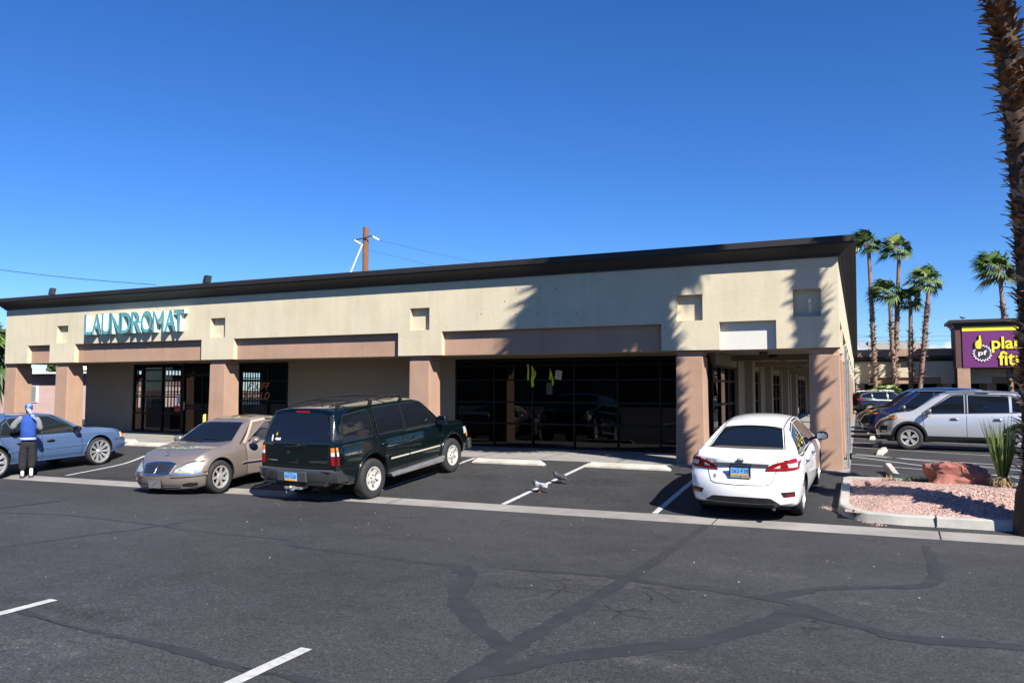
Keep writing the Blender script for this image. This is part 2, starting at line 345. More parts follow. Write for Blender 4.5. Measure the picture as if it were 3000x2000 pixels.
for ci, (w, pts) in enumerate((((.10, .12, .10, .05), [(-9.1, 5.6), (-9.14, 6.7), (-9.11, 7.8), (-9.3, 9)]),
               ((.05, .06, .07, .10, .06, .12, .13, .13, .15, .2, .3), [(-12.5, 7.7), (-11.4, 8.1), (-10.4, 8.05), (-9.3, 8), (-8.3, 7.82), (-6.75, 7.85), (-6.4, 7.55), (-5.3, 7.45), (-4.5, 7.33), (-3.95, 7.34), (-3.72, 7.05)]),
               ((.28, .2, .22, .22, .18, .1), [(-3.72, 7.1), (-3.55, 6.75), (-3.34, 6.2), (-2.82, 5.44), (-2.3, 4.9), (-2.22, 4.8)]),
               ((.16, .16, .2, .17, .17, .12, .10), [(-2.27, 3.7), (-2.2, 4.4), (-2.2, 5.2), (-2.19, 6.3), (-2.16, 8.1), (-2.19, 10.2), (-2.24, 12.4)]),
               ((.14, .2, .2, .24, .25, .27, .25), [(-2.24, 4.15), (-1.99, 4.57), (-1.8, 4.83), (-1.09, 5.6), (-.86, 6.06), (-.6, 6.64), (-.46, 7.14)]),
               ((.05, .12, .2, .15, .18, .2, .28, .26, .2, .22, .24, .2, .18, .18, .18), [(-3.5, 7.45), (-2.6, 7.62), (-2.17, 7.6), (-1.79, 7.5), (-1.29, 7.46), (-.72, 7.32), (-.46, 7.14), (-.3, 6.87), (.04, 6.6), (.24, 6.45), (.62, 6.52), (1.06, 6.58), (2, 6.5), (4, 6.6), (7, 6.5)]),
               ((.2, .18, .16, .17, .2, .16, .1), [(-.8, 7.3), (-.6, 7.7), (-.32, 8.12), (.06, 8.38), (.6, 8.85), (.76, 10.1), (.77, 11.8)]),
               ((.10, .06, .08, .07, .05, .12), [(-6.1, 4.02), (-5.4, 3.9), (-4.5, 3.88), (-3.8, 3.8), (-3.4, 3.78), (-3.0, 3.8)]),
               ((.06, .09, .04), [(-13.0, 8.0), (-13.2, 8.9), (-13.4, 9.6)]))):
    P = spl(pts, 5); W = [lerp(w[min(int(i/5), len(w)-1)], w[min(int(i/5)+1, len(w)-1)], (i % 5)/5) for i in range(len(P))]
    ribbon('crack_seal', P, [w*.88 for w in W], SEAL, off=.0012 + ci*.0004, jit=.05)
for X in (-14.3, -8.2, -2.18, 1.03, 4.1):
    ribbon('gutter_joint', [(X, Yg(X) + .01), (X+.02, Yg(X) + .54)], .018, BLKG, off=.004)
# ------------------------------------------------------------------ sidewalk
mb = MB(); rows = []
for x in split(-30.5, -3.2, 60) + [-.2]:
    L = ss(-19, -24, x); rows.append([(x, 17.7, terr(x, 17.7) - .3), (x, 17.7, lerp(.004, .05, L)), (x, 18.0, lerp(.012, .06, L)), (x, 20.85, lerp(.02, .11, L)), (x, 23.0, lerp(.02, .11, L))])
mb.grid(rows); SWALK = M('sidewalk_concrete', (.25, .24, .22), .9, var=.15, vs=1.2, bump=.25, bs=40); tag(mb.build('sidewalk', SWALK, smooth=30), kind='structure')
for X in (-27, -24, -21, -18, -15, -12, -9, -7.3, -5.3):
    ribbon('sidewalk_joint', [(X, 17.75), (X - .02, 20.6)], .015, BLKG, off=.003, zf=lambda x, y: lerp(.012, .06, ss(-19, -24, x)) + (y-18)*.003 + .004)
flat('sidewalk', -3.2, -.2, 20.85, 76, .02, SWALK)
# ------------------------------------------------------------------ laundromat building
XL, XR, YF, ZB, ZT, D = -28.86, -.34, 18.0, 2.673, 4.68, .165
bld = thing('shopping_plaza', 'long single storey cream stucco shop building with brown cornice and terracotta pillars', 'building', (0, 0, 0))
def holed(mb, axis, plane, u0, u1, z0, z1, holes, depth, mi=0, sgn=1, panels=None):
    """wall face with recesses; axis 'y': u = x at y = plane; axis 'x': u = y at x = plane. depth goes inwards (sgn)."""
    us = sorted({u0, u1, *[h[0] for h in holes], *[h[1] for h in holes]}); zs = sorted({z0, z1, *[h[2] for h in holes], *[h[3] for h in holes]})
    P = (lambda u, z, d: (u, plane + sgn*d, z)) if axis == 'y' else (lambda u, z, d: (plane + sgn*d, u, z))
    for a, b in zip(us, us[1:]):
        for c, d in zip(zs, zs[1:]):
            um, zm = (a+b)/2, (c+d)/2
            if any(h[0] < um < h[1] and h[2] < zm < h[3] for h in holes): continue
            mb.quad(P(a, c, 0), P(b, c, 0), P(b, d, 0), P(a, d, 0), mi)
    for h in holes:
        a, b, c, d = h[:4]
        mb.quad(P(a, c, 0), P(a, d, 0), P(a, d, depth), P(a, c, depth), mi); mb.quad(P(b, c, 0), P(b, d, 0), P(b, d, depth), P(b, c, depth), mi)
        mb.quad(P(a, d, 0), P(b, d, 0), P(b, d, depth), P(a, d, depth), mi)
        if c > z0 + 1e-6: mb.quad(P(a, c, 0), P(b, c, 0), P(b, c, depth), P(a, c, depth), mi)
S_ = 1.8
NI = [(-26.0, -25.40), (-18.67, -18.05), (-11.27, -10.645), (-3.882, -3.27), (-1.278, -.699)]
PNL = [(-27.58, -26.35), (-25.03, -19.03), (-17.686, -11.644), (-10.256, -4.248), (-2.894, -1.644)]
ZN0, ZN1, ZP = 3.368, 3.983, 3.315
mb = MB(); holes = [(a, b, ZN0, ZN1) for a, b in NI] + [(a, b, ZB, ZP) for a, b in PNL]
holed(mb, 'y', YF, XL, XR, ZB, 5.0, holes, D)
# side fascia along the covered walk
SN = [(20.1, 20.7), (23.6, 24.2), (29.6, 30.2), (36.1, 36.7), (44, 44.6)]; SP = [(18.75, 21.3), (22.0, 28.0), (28.7, 34.6), (35.4, 42.4), (43.4, 52), (53, 62), (63, 74)]
holes2 = [(a, b, ZB, ZP) for a, b in SP] + [(a, b, ZN0+.15, ZN1+.15) for a, b in SN[:0]]
holed(mb, 'x', XR, YF, 76, ZB, 5.0, holes2, D, sgn=-1)
holed(mb, 'x', XL, YF, 34, ZB, 5.0, [], D)
# underside lip, back of the fascia and soffit
for x0, x1 in [(XL, PNL[0][0])] + [(PNL[i][1], PNL[i+1][0]) for i in range(4)] + [(PNL[4][1], XR)]: mb.quad((x0, YF, ZB), (x1, YF, ZB), (x1, YF+D, ZB), (x0, YF+D, ZB))
o = mb.build('fascia_wall', STUCCO, bld); mb = MB()
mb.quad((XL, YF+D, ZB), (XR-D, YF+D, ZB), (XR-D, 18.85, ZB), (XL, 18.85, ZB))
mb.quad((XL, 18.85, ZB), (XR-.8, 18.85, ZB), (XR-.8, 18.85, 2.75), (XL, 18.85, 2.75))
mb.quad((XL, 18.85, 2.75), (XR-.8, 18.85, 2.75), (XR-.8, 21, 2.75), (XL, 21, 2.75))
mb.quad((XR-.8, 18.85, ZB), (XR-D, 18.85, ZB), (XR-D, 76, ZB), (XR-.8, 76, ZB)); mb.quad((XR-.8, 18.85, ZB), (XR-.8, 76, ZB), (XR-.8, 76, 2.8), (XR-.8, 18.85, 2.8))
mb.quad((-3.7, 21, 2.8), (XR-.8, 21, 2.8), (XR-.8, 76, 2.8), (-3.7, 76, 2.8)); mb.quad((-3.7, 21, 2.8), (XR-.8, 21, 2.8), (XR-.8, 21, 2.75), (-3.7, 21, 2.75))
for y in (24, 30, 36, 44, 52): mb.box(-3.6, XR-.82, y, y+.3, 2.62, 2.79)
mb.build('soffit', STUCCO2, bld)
for i, (a, b) in enumerate(NI): o = MB(); o.quad((a, YF+D, ZN0), (b, YF+D, ZN0), (b, YF+D, ZN1), (a, YF+D, ZN1)); o.build('niche_panel', STUCCO, bld)
for i, (a, b) in enumerate(PNL):
    p = MB(); p.quad((a, YF+D, ZB), (b, YF+D, ZB), (b, YF+D, ZP), (a, YF+D, ZP)); q = p.build('recessed_panel', WHITEP if i == 4 else PINK, bld)
    if i == 4: q['label'] = 'white painted recessed panel'
for a, b in SP: p = MB(); p.quad((XR-D, a, ZB), (XR-D, b, ZB), (XR-D, b, ZP), (XR-D, a, ZP)); p.build('recessed_panel', PINK, bld)
# anchor holes left by a removed sign
p = MB()
for x, z in ((-8.05, 4.36), (-7.37, 4.33), (-6.95, 4.3), (-8.37, 4.05), (-9.06, 3.74), (-8.06, 3.7), (-7.45, 3.67), (-7.0, 3.66), (-6.38, 3.65)):
    p = MB(); p.lathe([(.0, YF-.002), (.016, YF-.003)], 8, 'y', (x, 0, z)); p.build('anchor_hole', BLKG, bld)
# cornice swept round three sides
prof = [(0, 4.66), (.055, 4.66), (.055, 4.705), (.09, 4.72), (.13, 4.77), (.20, 4.83), (.29, 4.875), (.33, 4.885), (.33, 4.915), (.37, 4.92), (.37, 5.02), (.345, 5.03), (.345, 5.06), (0, 5.09), (-.25, 5.09)]
mb = MB(); rows = []
for (d, z) in prof:
    x0, x1, y0 = XL - d, XR + d, YF - d
    rows.append([(x0, 34, z), (x0, y0, z)] + [(lerp(x0, x1, i/40), y0, z) for i in range(1, 40)] + [(x1, y0, z), (x1, 76.2, z)])
mb.grid(rows); mb.build('cornice', CORN, bld, smooth=25)
mb = MB(); mb.box(XL+.2, XR-.2, YF+.2, 76, 4.78, 4.95); mb.build('roof', M('roof_membrane', (.3, .29, .27), .9), bld)
# pillars
def pillar(x0, y0, w=.64, d=.62, zb=-.12):
    m = MB(); c = lambda e, z: [(x0-e, y0-e, z), (x0+w+e, y0-e, z), (x0+w+e, y0+d+e, z), (x0-e, y0+d+e, z)]
    lv = [(.02, zb), (.0, 1.4), (-.006, 2.52), (-.03, 2.545), (-.03, 2.665)]
    vs = sum([c(e, z) for e, z in lv], []); fs = []
    for i in range(len(lv)-1):
        for k in range(4): fs.append((i*4+k, i*4+(k+1) % 4, (i+1)*4+(k+1) % 4, (i+1)*4+k))
    m.add(vs, fs + [(0, 3, 2, 1), (16, 17, 18, 19)]); o = m.build('pillar', PINK, bld); bevel(o, .015, 2); return o
for x in (-29.0+.03, -26.13, -18.76, -11.34, -3.935, -.985): pillar(x, 18.1)
for y in (21.3, 28.0, 34.7, 42.4, 52, 62, 72): pillar(-.985, y)
pillar(XL+.02, 24)
# recessed shop walls behind the pillars
YW = 20.9
mb = MB()
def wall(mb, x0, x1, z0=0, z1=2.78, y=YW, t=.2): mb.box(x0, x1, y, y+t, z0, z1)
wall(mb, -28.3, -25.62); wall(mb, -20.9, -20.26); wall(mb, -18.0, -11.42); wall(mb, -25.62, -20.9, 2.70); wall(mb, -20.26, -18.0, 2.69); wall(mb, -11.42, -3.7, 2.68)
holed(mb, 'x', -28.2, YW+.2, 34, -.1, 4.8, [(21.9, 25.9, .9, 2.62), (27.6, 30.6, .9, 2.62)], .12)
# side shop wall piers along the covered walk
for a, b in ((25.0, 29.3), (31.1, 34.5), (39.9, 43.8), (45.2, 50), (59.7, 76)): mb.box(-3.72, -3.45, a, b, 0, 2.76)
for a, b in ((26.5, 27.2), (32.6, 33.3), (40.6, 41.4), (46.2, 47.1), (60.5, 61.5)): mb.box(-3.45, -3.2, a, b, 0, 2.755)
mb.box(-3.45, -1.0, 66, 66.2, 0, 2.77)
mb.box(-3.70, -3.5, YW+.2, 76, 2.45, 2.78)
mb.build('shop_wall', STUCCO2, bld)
# rear and party walls (dark rooms behind the glass)
mb = MB(); 
mb.box(-28.0, -17.6, 31, 31.15, 0, 2.9); mb.box(-17.7, -17.5, 21.1, 31, 0, 2.9)
mb.box(-11.6, -11.45, 21.1, 30, 0, 2.9); mb.box(-11.6, -3.9, 30, 30.15, 0, 2.9); mb.box(-4.0, -3.85, 25.5, 76, 0, 2.9); mb.box(-28.0, -3.7, 21.1, 31.2, 2.9, 3.0)
mb.build('interior_wall', DARK, bld)
for y0, y1 in ((21.9, 25.9), (27.6, 30.6)):
    mb = MB(); n = int((y1-y0)/.17)
    for i in range(n+1): y = lerp(y0, y1, i/n); mb.box(-28.04, -28.0, y-.02, y+.02, .9, 2.62)
    for z in (.93, 1.5, 1.62, 2.2, 2.3, 2.59): mb.box(-28.0, -27.97, y0, y1, z-.025, z+.025)
    mb.build('security_grille', BLK, bld)
# storefront windows: frame with panes
GL_L = glass('laundromat_glass', (.50, .56, .58), .9); GL_D = glass('vacant_shop_glass', (.20, .21, .23), .75)
def storefront(name, x0, x1, z0, z1, xm, zm, gm, y=YW+.05, t=.05, label=None):
    f = MB()
    for x in xm: f.box(x-t/2, x+t/2, y-.05, y+.05, z0, z1)
    xs = sorted(xm)
    for a, b in zip(xs, xs[1:]):
        for z in zm: f.box(a+t/2, b-t/2, y-.048, y+.048, z-t/2, z+t/2)
    o = f.build(name, FRAME, bld)
    g = MB()
    g.quad((x0, y, z0), (x1, y, z0), (x1, y, z1), (x0, y, z1)); g.build('pane', gm, o)
    if label: o['label'] = label
    return o
storefront('shop_window', -25.6, -23.0, .12, 2.69, [-25.58, -25.1, -24.05, -23.02], [.15, .83, 1.45, 2.05, 2.47, 2.66], GL_L, label='laundromat window with glass in a black frame')
storefront('shop_window', -20.24, -18.02, .1, 2.68, [-20.21, -18.92, -18.05], [.13, .72, 1.33, 2.03, 2.65], GL_L)
storefront('shop_window', -11.41, -3.62, .02, 2.67, [-11.38, -10.08, -8.81, -7.5, -6.2, -4.99, -3.66], [.06, .73, 1.366, 2.03, 2.46, 2.62], GL_D, label='dark glazed front of the vacant corner shop')
# open double door of the laundromat
d = MB(); d.box(-22.98, -22.9, YW-.02, YW+.1, .1, 2.7); d.box(-21.0, -20.92, YW-.02, YW+.1, .1, 2.7); d.box(-22.9, -21.0, YW-.01, YW+.09, 2.25, 2.32); d.box(-22.0, -21.96, YW, YW+.08, .1, 2.25)
for x in (-22.9, -21.96): 
    for z in (.1, 1.0, 1.1, 2.2): d.box(x, x+.94, YW+.02, YW+.06, z, z+.07)
o = d.build('entrance_door', FRAME, bld); g = MB(); g.quad((-22.9, YW+.04, .1), (-21, YW+.04, .1), (-21, YW+.04, 2.68), (-22.9, YW+.04, 2.68)); g.build('pane', GL_D, o)
h = MB(); h.tube([(-22.83, YW-.03, .95), (-22.83, YW-.06, 1.0), (-22.83, YW-.06, 1.25), (-22.83, YW-.03, 1.3)], .012); h.build('handle', CHROME, o)
# side windows along the covered walk
def side_window(y0, y1, n, z1=2.44):
    f = MB()
    for i in range(n+1): y = lerp(y0, y1, i/n); f.box(-3.66, -3.56, y-.035, y+.035, .05, z1)
    for i in range(n):
        a, b = lerp(y0, y1, i/n)+.035, lerp(y0, y1, (i+1)/n)-.035
        for z in (.08, .62, 1.33, 2.0, z1-.03): f.box(-3.655, -3.565, a, b, z-.03, z+.03)
    o = f.build('shop_window', FRAME, bld); g = MB(); g.quad((-3.61, y0, .05), (-3.61, y1, .05), (-3.61, y1, z1), (-3.61, y0, z1)); g.build('pane', GL_D, o)
for a in ((21.0, 24.97, 3), (29.3, 31.1, 1), (34.5, 39.9, 3), (43.8, 45.2, 1), (50, 59.7, 4)): side_window(*a)
# walkway lamps
for y in (21.5, 24.0, 27.5, 31, 35.5, 40):
    l = MB(); l.lathe([(0, 2.795), (.10, 2.795), (.12, 2.75), (.09, 2.70), (0, 2.69)], 14, 'z', (-2.3, y, 0)); tag(l.build('ceiling_lamp', BLK, None, 40), 'small dark dome lamp on the ceiling of the covered walkway', 'lamp', 'ceiling lamps of the covered walkway')
# interior machines in the laundromat (washers as a row), simple floor
mb = MB(); mb.box(-28.1, -3.9, 21.0, 31, -.05, .015); mb.build('floor', M('shop_floor', (.10, .095, .09), .5), bld)
WASH = M('washer_enamel', (.36, .37, .38), .35)
for i in range(7):
    x = -26.6 + i*1.15
    m = MB(); m.box(x, x+.72, 27.2, 28, .01, 1.02); o = m.build('washing_machine', WASH); bevel(o, .03)
    tag(o, 'pale front loading washing machine standing inside the laundromat', 'washing machine', 'washing machines inside the laundromat')
    q = MB(); q.lathe([(.0, 27.18), (.17, 27.17), (.22, 27.15), (.24, 27.2)], 18, 'y', (x+.36, 0, .52)); q.build('door', FRAME, o, 40)
# ------------------------------------------------------------------ signs and small things on the building
TEAL = M('teal_letter_face', (.085, .27, .32), .5, var=.12, vs=2); TEALS = M('pale_teal_letter_side', (.55, .74, .71), .5, var=.2, vs=3)
sg = thing('letter_sign', 'teal three dimensional LAUNDROMAT lettering mounted on the cream fascia', 'sign', (-21.95, 17.99, 3.94))
for ch, (a, b) in zip('LAUNDROMAT', ((-24.257, -23.941), (-23.879, -23.444), (-23.397, -23.005), (-22.944, -22.533), (-22.47, -22.027), (-21.969, -21.543), (-21.509, -21.046), (-20.973, -20.486), (-20.43, -19.977), (-20.019, -19.642))):
    vs, fs = fit_text(ch, b-a+.03, .70 if ch in 'OU' else .68, size=1, ext=.1, off=0 if ch == 'M' else .012)
    m = MB(); m.add([((a+b)/2 + v.x + 21.95, -.205 + (-v.z if 1 else 0) + .1, v.y) for v in vs], fs)
    me = m.mesh('letter', [TEALS, TEAL, BLK])
    for p in me.polygons: p.material_index = 1 if p.normal.y < -.7 else 0
    o = link(bpy.data.objects.new('letter', me), sg)
    if ch == 'M': continue
    vs, fs = fit_text(ch, b-a+.055, .72 if ch in 'OU' else .70, size=1, ext=.012, off=.012); m = MB(); m.add([((a+b)/2 + v.x + 21.95, -.192 - v.z, v.y) for v in vs], fs); m.build('trim', BLK, o)
vs, fs = fit_text('FLUFF', 1.0, .24, size=1, shear=.25, off=.01); vs2, fs2 = fit_text('& FOLD', 1.18, .26, size=1, shear=.25, off=.01)
NEON = M('orange_window_lettering', (.42, .12, .015), .5)
ws = thing('window_sign', 'orange FLUFF & FOLD lettering on the laundromat window', 'sign', (-19.4, YW - .03, 1.68))
m = MB(); m.add([(v.x + .12, v.z, v.y + .17) for v in vs], fs); m.build('lettering', NEON, ws); m = MB(); m.add([(v.x + .03, v.z, v.y - .17) for v in vs2], fs2); m.build('lettering', NEON, ws)
for x, z, lab in ((-26.6, 5.09, 'black floodlight on the roof edge near the building end'), (-19.05, 5.09, 'black floodlight on the roof edge above the laundromat lettering')):
    t = thing('floodlight', lab, 'floodlight', (x, 18.15, z), R(-20), 'floodlights on the roof edge'); t.scale = (.78, .78, .68)
    m = MB(); m.prism([(-.1, .1), (.12, .1), (.16, .42), (-.04, .45)], -.16, .16, axis='y'); m.v = [(v[1], v[0], v[2]) for v in m.v]; o = m.build('housing', BLK, t)
    q = MB(); q.quad((-.13, -.085, .14), (.13, -.085, .14), (.13, -.045, .41), (-.13, -.045, .41)); q.build('lens', M('lamp_lens', (.2, .22, .25), .15, coat=1), t)
    q = MB(); q.box(-.02, .02, -.02, .04, -.02, .14); q.box(-.08, .08, -.04, .06, -.02, .0); q.build('bracket', STEEL, t)
# roof vent
m = MB(); m.lathe([(.28, 4.95), (.28, 5.25), (.2, 5.32), (0, 5.34)], 16, 'z', (-20.5, 20.4, 0)); tag(m.build('roof_vent', M('vent_white', (.7, .7, .68), .5), None, 40), 'white domed roof vent just showing above the cornice', 'roof vent')
# yellow bollard by the door
BY = M('yellow_paint', (.62, .48, .10), .55, var=.2, vs=5)
m = MB(); m.lathe([(.085, -.1), (.085, .86), (.07, .92), (0, .94)], 16, 'z', (-19.35, 18.55, 0)); tag(m.build('bollard', BY, None, 40), 'yellow steel bollard beside the pillar by the laundromat door', 'bollard')
ribbon('yellow_marking', [(-22.6, 19.55), (-20.8, 19.5)], .16, BY, off=.02, zf=lambda x, y: lerp(.012, .06, ss(-19, -24, x)) + .01, jit=.03)
# hi-vis shirts and papers in the dark shop window
HV = M('hi_vis_fabric', (.50, .66, .01), .8); BK = M('dark_fabric_strip', (.02, .02, .02), .9)
for lab, pts in (('narrow hi vis yellow shirt hanging at the left in the dark shop window', [(-8.96, 2.49), (-8.92, 2.49), (-8.90, 2.3), (-8.91, 2.03), (-8.96, 2.02), (-8.97, 2.25)]),
                 ('wide hi vis yellow shirt with a hanging sleeve in the dark shop window', [(-8.83, 2.46), (-8.78, 2.4), (-8.67, 2.24), (-8.70, 2.12), (-8.76, 2.04), (-8.745, 1.83), (-8.83, 1.82), (-8.84, 2.05), (-8.81, 2.2)]),
                 ('small pointed hi vis yellow shirt next to the white paper in the shop window', [(-8.23, 2.36), (-8.17, 2.18), (-8.12, 2.0), (-8.12, 1.87), (-8.16, 1.87), (-8.19, 2.03), (-8.26, 2.04)])):
    m = MB(); m.prism(pts, YW-.035, YW-.02, axis='y'); o = m.build('safety_shirt', HV); tag(o, lab, 'shirt', 'hi vis shirts in the shop window')
    c = pts[2]; q = MB(); q.box(c[0]-.075, c[0]-.055, YW-.04, YW-.036, c[1]-.1, c[1]+.12); q.build('reflective_strip', BK, o)
PAPER = M('paper', (.5, .5, .52), .8)
def paper(lab, x0, x1, z0, z1, lines, tilt=0, y=YW-.03, mt=PAPER):
    t = MB(); t.box(-(x1-x0)/2, (x1-x0)/2, -.002, .002, -(z1-z0)/2, (z1-z0)/2); o = t.build('window_poster', mt); o.location = ((x0+x1)/2, y, (z0+z1)/2); o.rotation_euler = (0, tilt, 0)
    tag(o, lab, 'poster')
    if lines:
        q = MB()
        for i, s in enumerate(lines):
            v, f = fit_text(s, (x1-x0)*.8, (z1-z0)*.7/len(lines)*.75, size=1); q.add([(p.x, -.004, p.y + (z1-z0)*(.35 - .7*(i+.5)/len(lines))) for p in v], f)
        q.build('lettering', BLK, o)
paper('white handwritten paper taped high in the dark shop window', -8.07, -7.87, 2.04, 2.30, None, R(8))
q = MB()
for i in range(5): q.box(-8.04, -7.9, YW-.034, YW-.0335, 2.09+i*.04, 2.10+i*.04)
q.build('handwriting', BLK, bpy.data.objects['window_poster'], fix=False).matrix_parent_inverse = bpy.data.objects['window_poster'].matrix_basis.inverted()
paper('dark notice with pale text lines in the shop window', -8.35, -8.16, 1.60, 1.95, None, 0, mt=M('dark_notice', (.05, .05, .06), .6))
paper('red and white sign low on the laundromat window', -23.35, -23.03, .9, 1.12, None, 0, mt=M('red_notice', (.25, .02, .02), .6))
paper('white no smoking notice on the laundromat window', -23.22, -23.06, 1.18, 1.55, None, 0)
# metal sign posts beside the corner pillar
for x, y, h, lab in ((-.235, 18.55, 2.72, 'perforated galvanised steel post nearest the corner pillar'), (-.25, 23.9, 2.6, 'perforated galvanised steel post farther along the side pillars')):
    t = thing('sign_post', lab, 'post',  (x, y, 0), 0, 'perforated steel posts along the side wall'); m = MB(); m.box(-.03, .03, -.03, .03, -.05, h)
    for i in range(int(h/.05)): z = .04 + i*.05; m.box(-.010, .010, -.0315, -.0302, z, z+.02, 1)
    m.build('post', [STEEL, BLKG], t)
m = MB(); m.box(-.33, -.03, 18.45, 18.5, 2.7, 2.76)
# utility pole
WOOD = M('creosote_wood', (.17, .075, .04), .9, var=.4, vs=9, stretch=(1, 1, .15))
t = thing('utility_pole', 'tall brown wooden utility pole with a steel crossarm behind the roof', 'utility pole', (-28.4, 40, 0))
m = MB(); m.lathe([(.22, 0), (.185, 12.05), (0, 12.07)], 14); m.build('pole', WOOD, t, 50)
m = MB(); m.tube([(-.75, -.22, 11.25), (0, -.24, 11.32), (.55, -.22, 11.42), (.75, -.22, 11.3)], .045); m.build('crossarm', M('dark_steel', (.06, .06, .065), .5), t, 50)
m = MB()
for p, q in (((.75, -.22, 11.32), (1.08, -.2, 11.14)), ((-.65, -.22, 11.2), (-.32, -.2, 11.0))):
    a, b = Vector(p), Vector(q)
    for i in range(5): m.sphere(tuple(a.lerp(b, i/4)), .085 if i % 2 == 0 else .05, 10, 6)
m.build('insulator', M('porcelain', (.62, .60, .58), .3), t, 60)
m = MB(); m.tube([(-.1, -.2, 10.95), (-1.0, -.35, 8.9)], .045); m.build('guy_guard', M('guy_white', (.8, .8, .8), .5), t, 50)
m = MB(); m.tube([(-1.0, -.35, 8.9), (-4.6, -.6, .1)], .012, 5); m.build('guy_wire', BLK, t)
def wire(name, a, b, sag, r, lab):
    a, b = Vector(a), Vector(b); m = MB(); m.tube([a.lerp(b, i/24) - Vector((0, 0, sag*4*(i/24)*(1-i/24))) for i in range(25)], r, 5); tag(m.build(name, BLK), lab, 'wire')
wire('power_line', (-27.3, 39.8, 11.1), (12, 62, 3.6), .6, .008, 'upper thin wire running down right from the pole crossarm')
wire('power_line', (-28.2, 39.9, 10.6), (8, 62, 3.0), .6, .008, 'lower thin wire running down right from the pole')
wire('power_line', (-58.74, 36, 10.69), (-42.3, 36, 8.64), .1, .02, 'dark wire crossing the sky left of the pole above the cornice')
# ------------------------------------------------------------------ planted island
KT = .15
OUT = [(9, 16.6), (1.3, 16.56), (.44, 16.55), (-.2, 16.53), (-.32, 16.4), (-.335, 15.2), (-.345, 14.3), (-.335, 13.97), (-.24, 13.73), (-.11, 13.58), (.1, 13.45), (.62, 13.40), (1.05, 13.43), (3, 13.48), (9, 13.62)]
def inset(P, d):
    out = []
    for i, p in enumerate(P):
        a = Vector(P[max(i-1, 0)]); c = Vector(P[min(i+1, len(P)-1)]); t = (c-a).normalized(); out.append((p[0]-t.y*d, p[1]+t.x*d))
    return out
Pd = []
for a, b in zip(OUT, OUT[1:]):
    n = max(1, int((Vector(b)-Vector(a)).length/.3)); Pd += [(lerp(a[0], b[0], i/n), lerp(a[1], b[1], i/n)) for i in range(n)]
Pd.append(OUT[-1]); IN1 = inset(Pd, .02); IN2 = inset(Pd, .155); OB = inset(Pd, -.03)
def kerb_z(x, y): return terr(x, min(y, 17)) + KT
mb = MB(); mb.grid([[(p[0], p[1], terr(p[0], p[1]) - .1) for p in OB], [(p[0], p[1], kerb_z(*q) - .02) for p, q in zip(Pd, Pd)], [(p[0], p[1], kerb_z(*q)) for p, q in zip(IN1, Pd)], [(p[0], p[1], kerb_z(*q)) for p, q in zip(IN2, Pd)], [(p[0], p[1], kerb_z(*q) - .15) for p, q in zip(IN2, Pd)]])
kb = mb.build('kerb', M('kerb_concrete', (.36, .345, .31), .9, var=.2, vs=2.2, bump=.35, bs=30), smooth=35); tag(kb, kind='structure')
for (x, y) in ((1.04, 13.43), (-.11, 13.57), (4.2, 13.52)):
    m = MB(); m.box(x-.006, x+.006, y-.034, y+.16, terr(x, y)+.01, terr(x, y)+KT+.004); tag(m.build('kerb_joint', BLKG), kind='structure')
def isl(x, y):
    e = min(y-13.5, 16.45-y, (x+.22)*1.0); m = ss(0, 1.2, e)
    return lerp(-.19, .06, (y-13.4)/3.1) - .03 + .17 * m + .025*noise.noise(Vector((x*1.7, y*1.7, 0)))
GRAV = M('pink_gravel', (.36, .235, .195), .95, var=.3, vs=9, bump=.5, bs=30)
mb = MB(); mb.grid([[(x, y, isl(x, y)) for y in split(13.5, 16.5, 24)] for x in split(-.24, 9, 60)]); 
b_ = mb.build('gravel_bed', GRAV, smooth=60); tag(b_, kind='structure')
STONE = [M('gravel_a', (.43, .285, .24), .9, var=.2, vs=20), M('gravel_b', (.54, .43, .38), .9, var=.2, vs=20), M('gravel_c', (.24, .13, .105), .9, var=.2, vs=20)]
mb = MB(); r5 = random.Random(5)
def stone(mb, x, y, z, s, mi):
    a = r5.random()*6.28; q = Matrix.Rotation(a, 3, 'Z') @ Matrix.Rotation(r5.uniform(-.5, .5), 3, 'X'); vs = []
    for (px, py, pz) in ((1, 0, 0), (.2, .8, .1), (-.9, .3, 0), (-.5, -.8, .05), (.5, -.8, 0), (.1, .1, .55), (-.1, -.1, -.5)):
        v = q @ Vector((px*s*r5.uniform(.7, 1.3), py*s*.75*r5.uniform(.7, 1.3), pz*s*r5.uniform(.7, 1.3))); vs.append((x+v.x, y+v.y, z+v.z))
    fs = [(i, (i+1) % 5, 5) for i in range(5)] + [((i+1) % 5, i, 6) for i in range(5)]
    mb.add(vs, fs, mi)
for i in range(13000):
    x = -.2 + 5.2*r5.random()**1.3; y = 13.56 + 2.85*r5.random()
    if x < .0 and (y < 13.75 or y > 16.4): continue
    dens = .35 + .65*ss(-.3, .35, noise.noise(Vector((x*.9, y*.9, 3))) + (.3 if y < 15 else -.1))
    if r5.random() > dens: continue
    stone(mb, x, y, isl(x, y)+.004, r5.uniform(.007, .016) + r5.uniform(0, .014)*ss(.3, 1.4, x)*ss(15.6, 14.4, y), r5.choice((0, 0, 1, 1, 2)))
for i in range(420):
    a = r5.random(); x = lerp(-.62, .3, a) + r5.gauss(0, .04); y = lerp(14.3, 13.33, ss(0, 1, a)) + r5.gauss(0, .07) - .02
    stone(mb, x, y, terr(x, y)+.005, r5.uniform(.006, .017), r5.choice((0, 0, 1, 2)))
tag(mb.build('gravel', STONE, fix=False), kind='stuff', label='pink crushed stone gravel on the planted island')
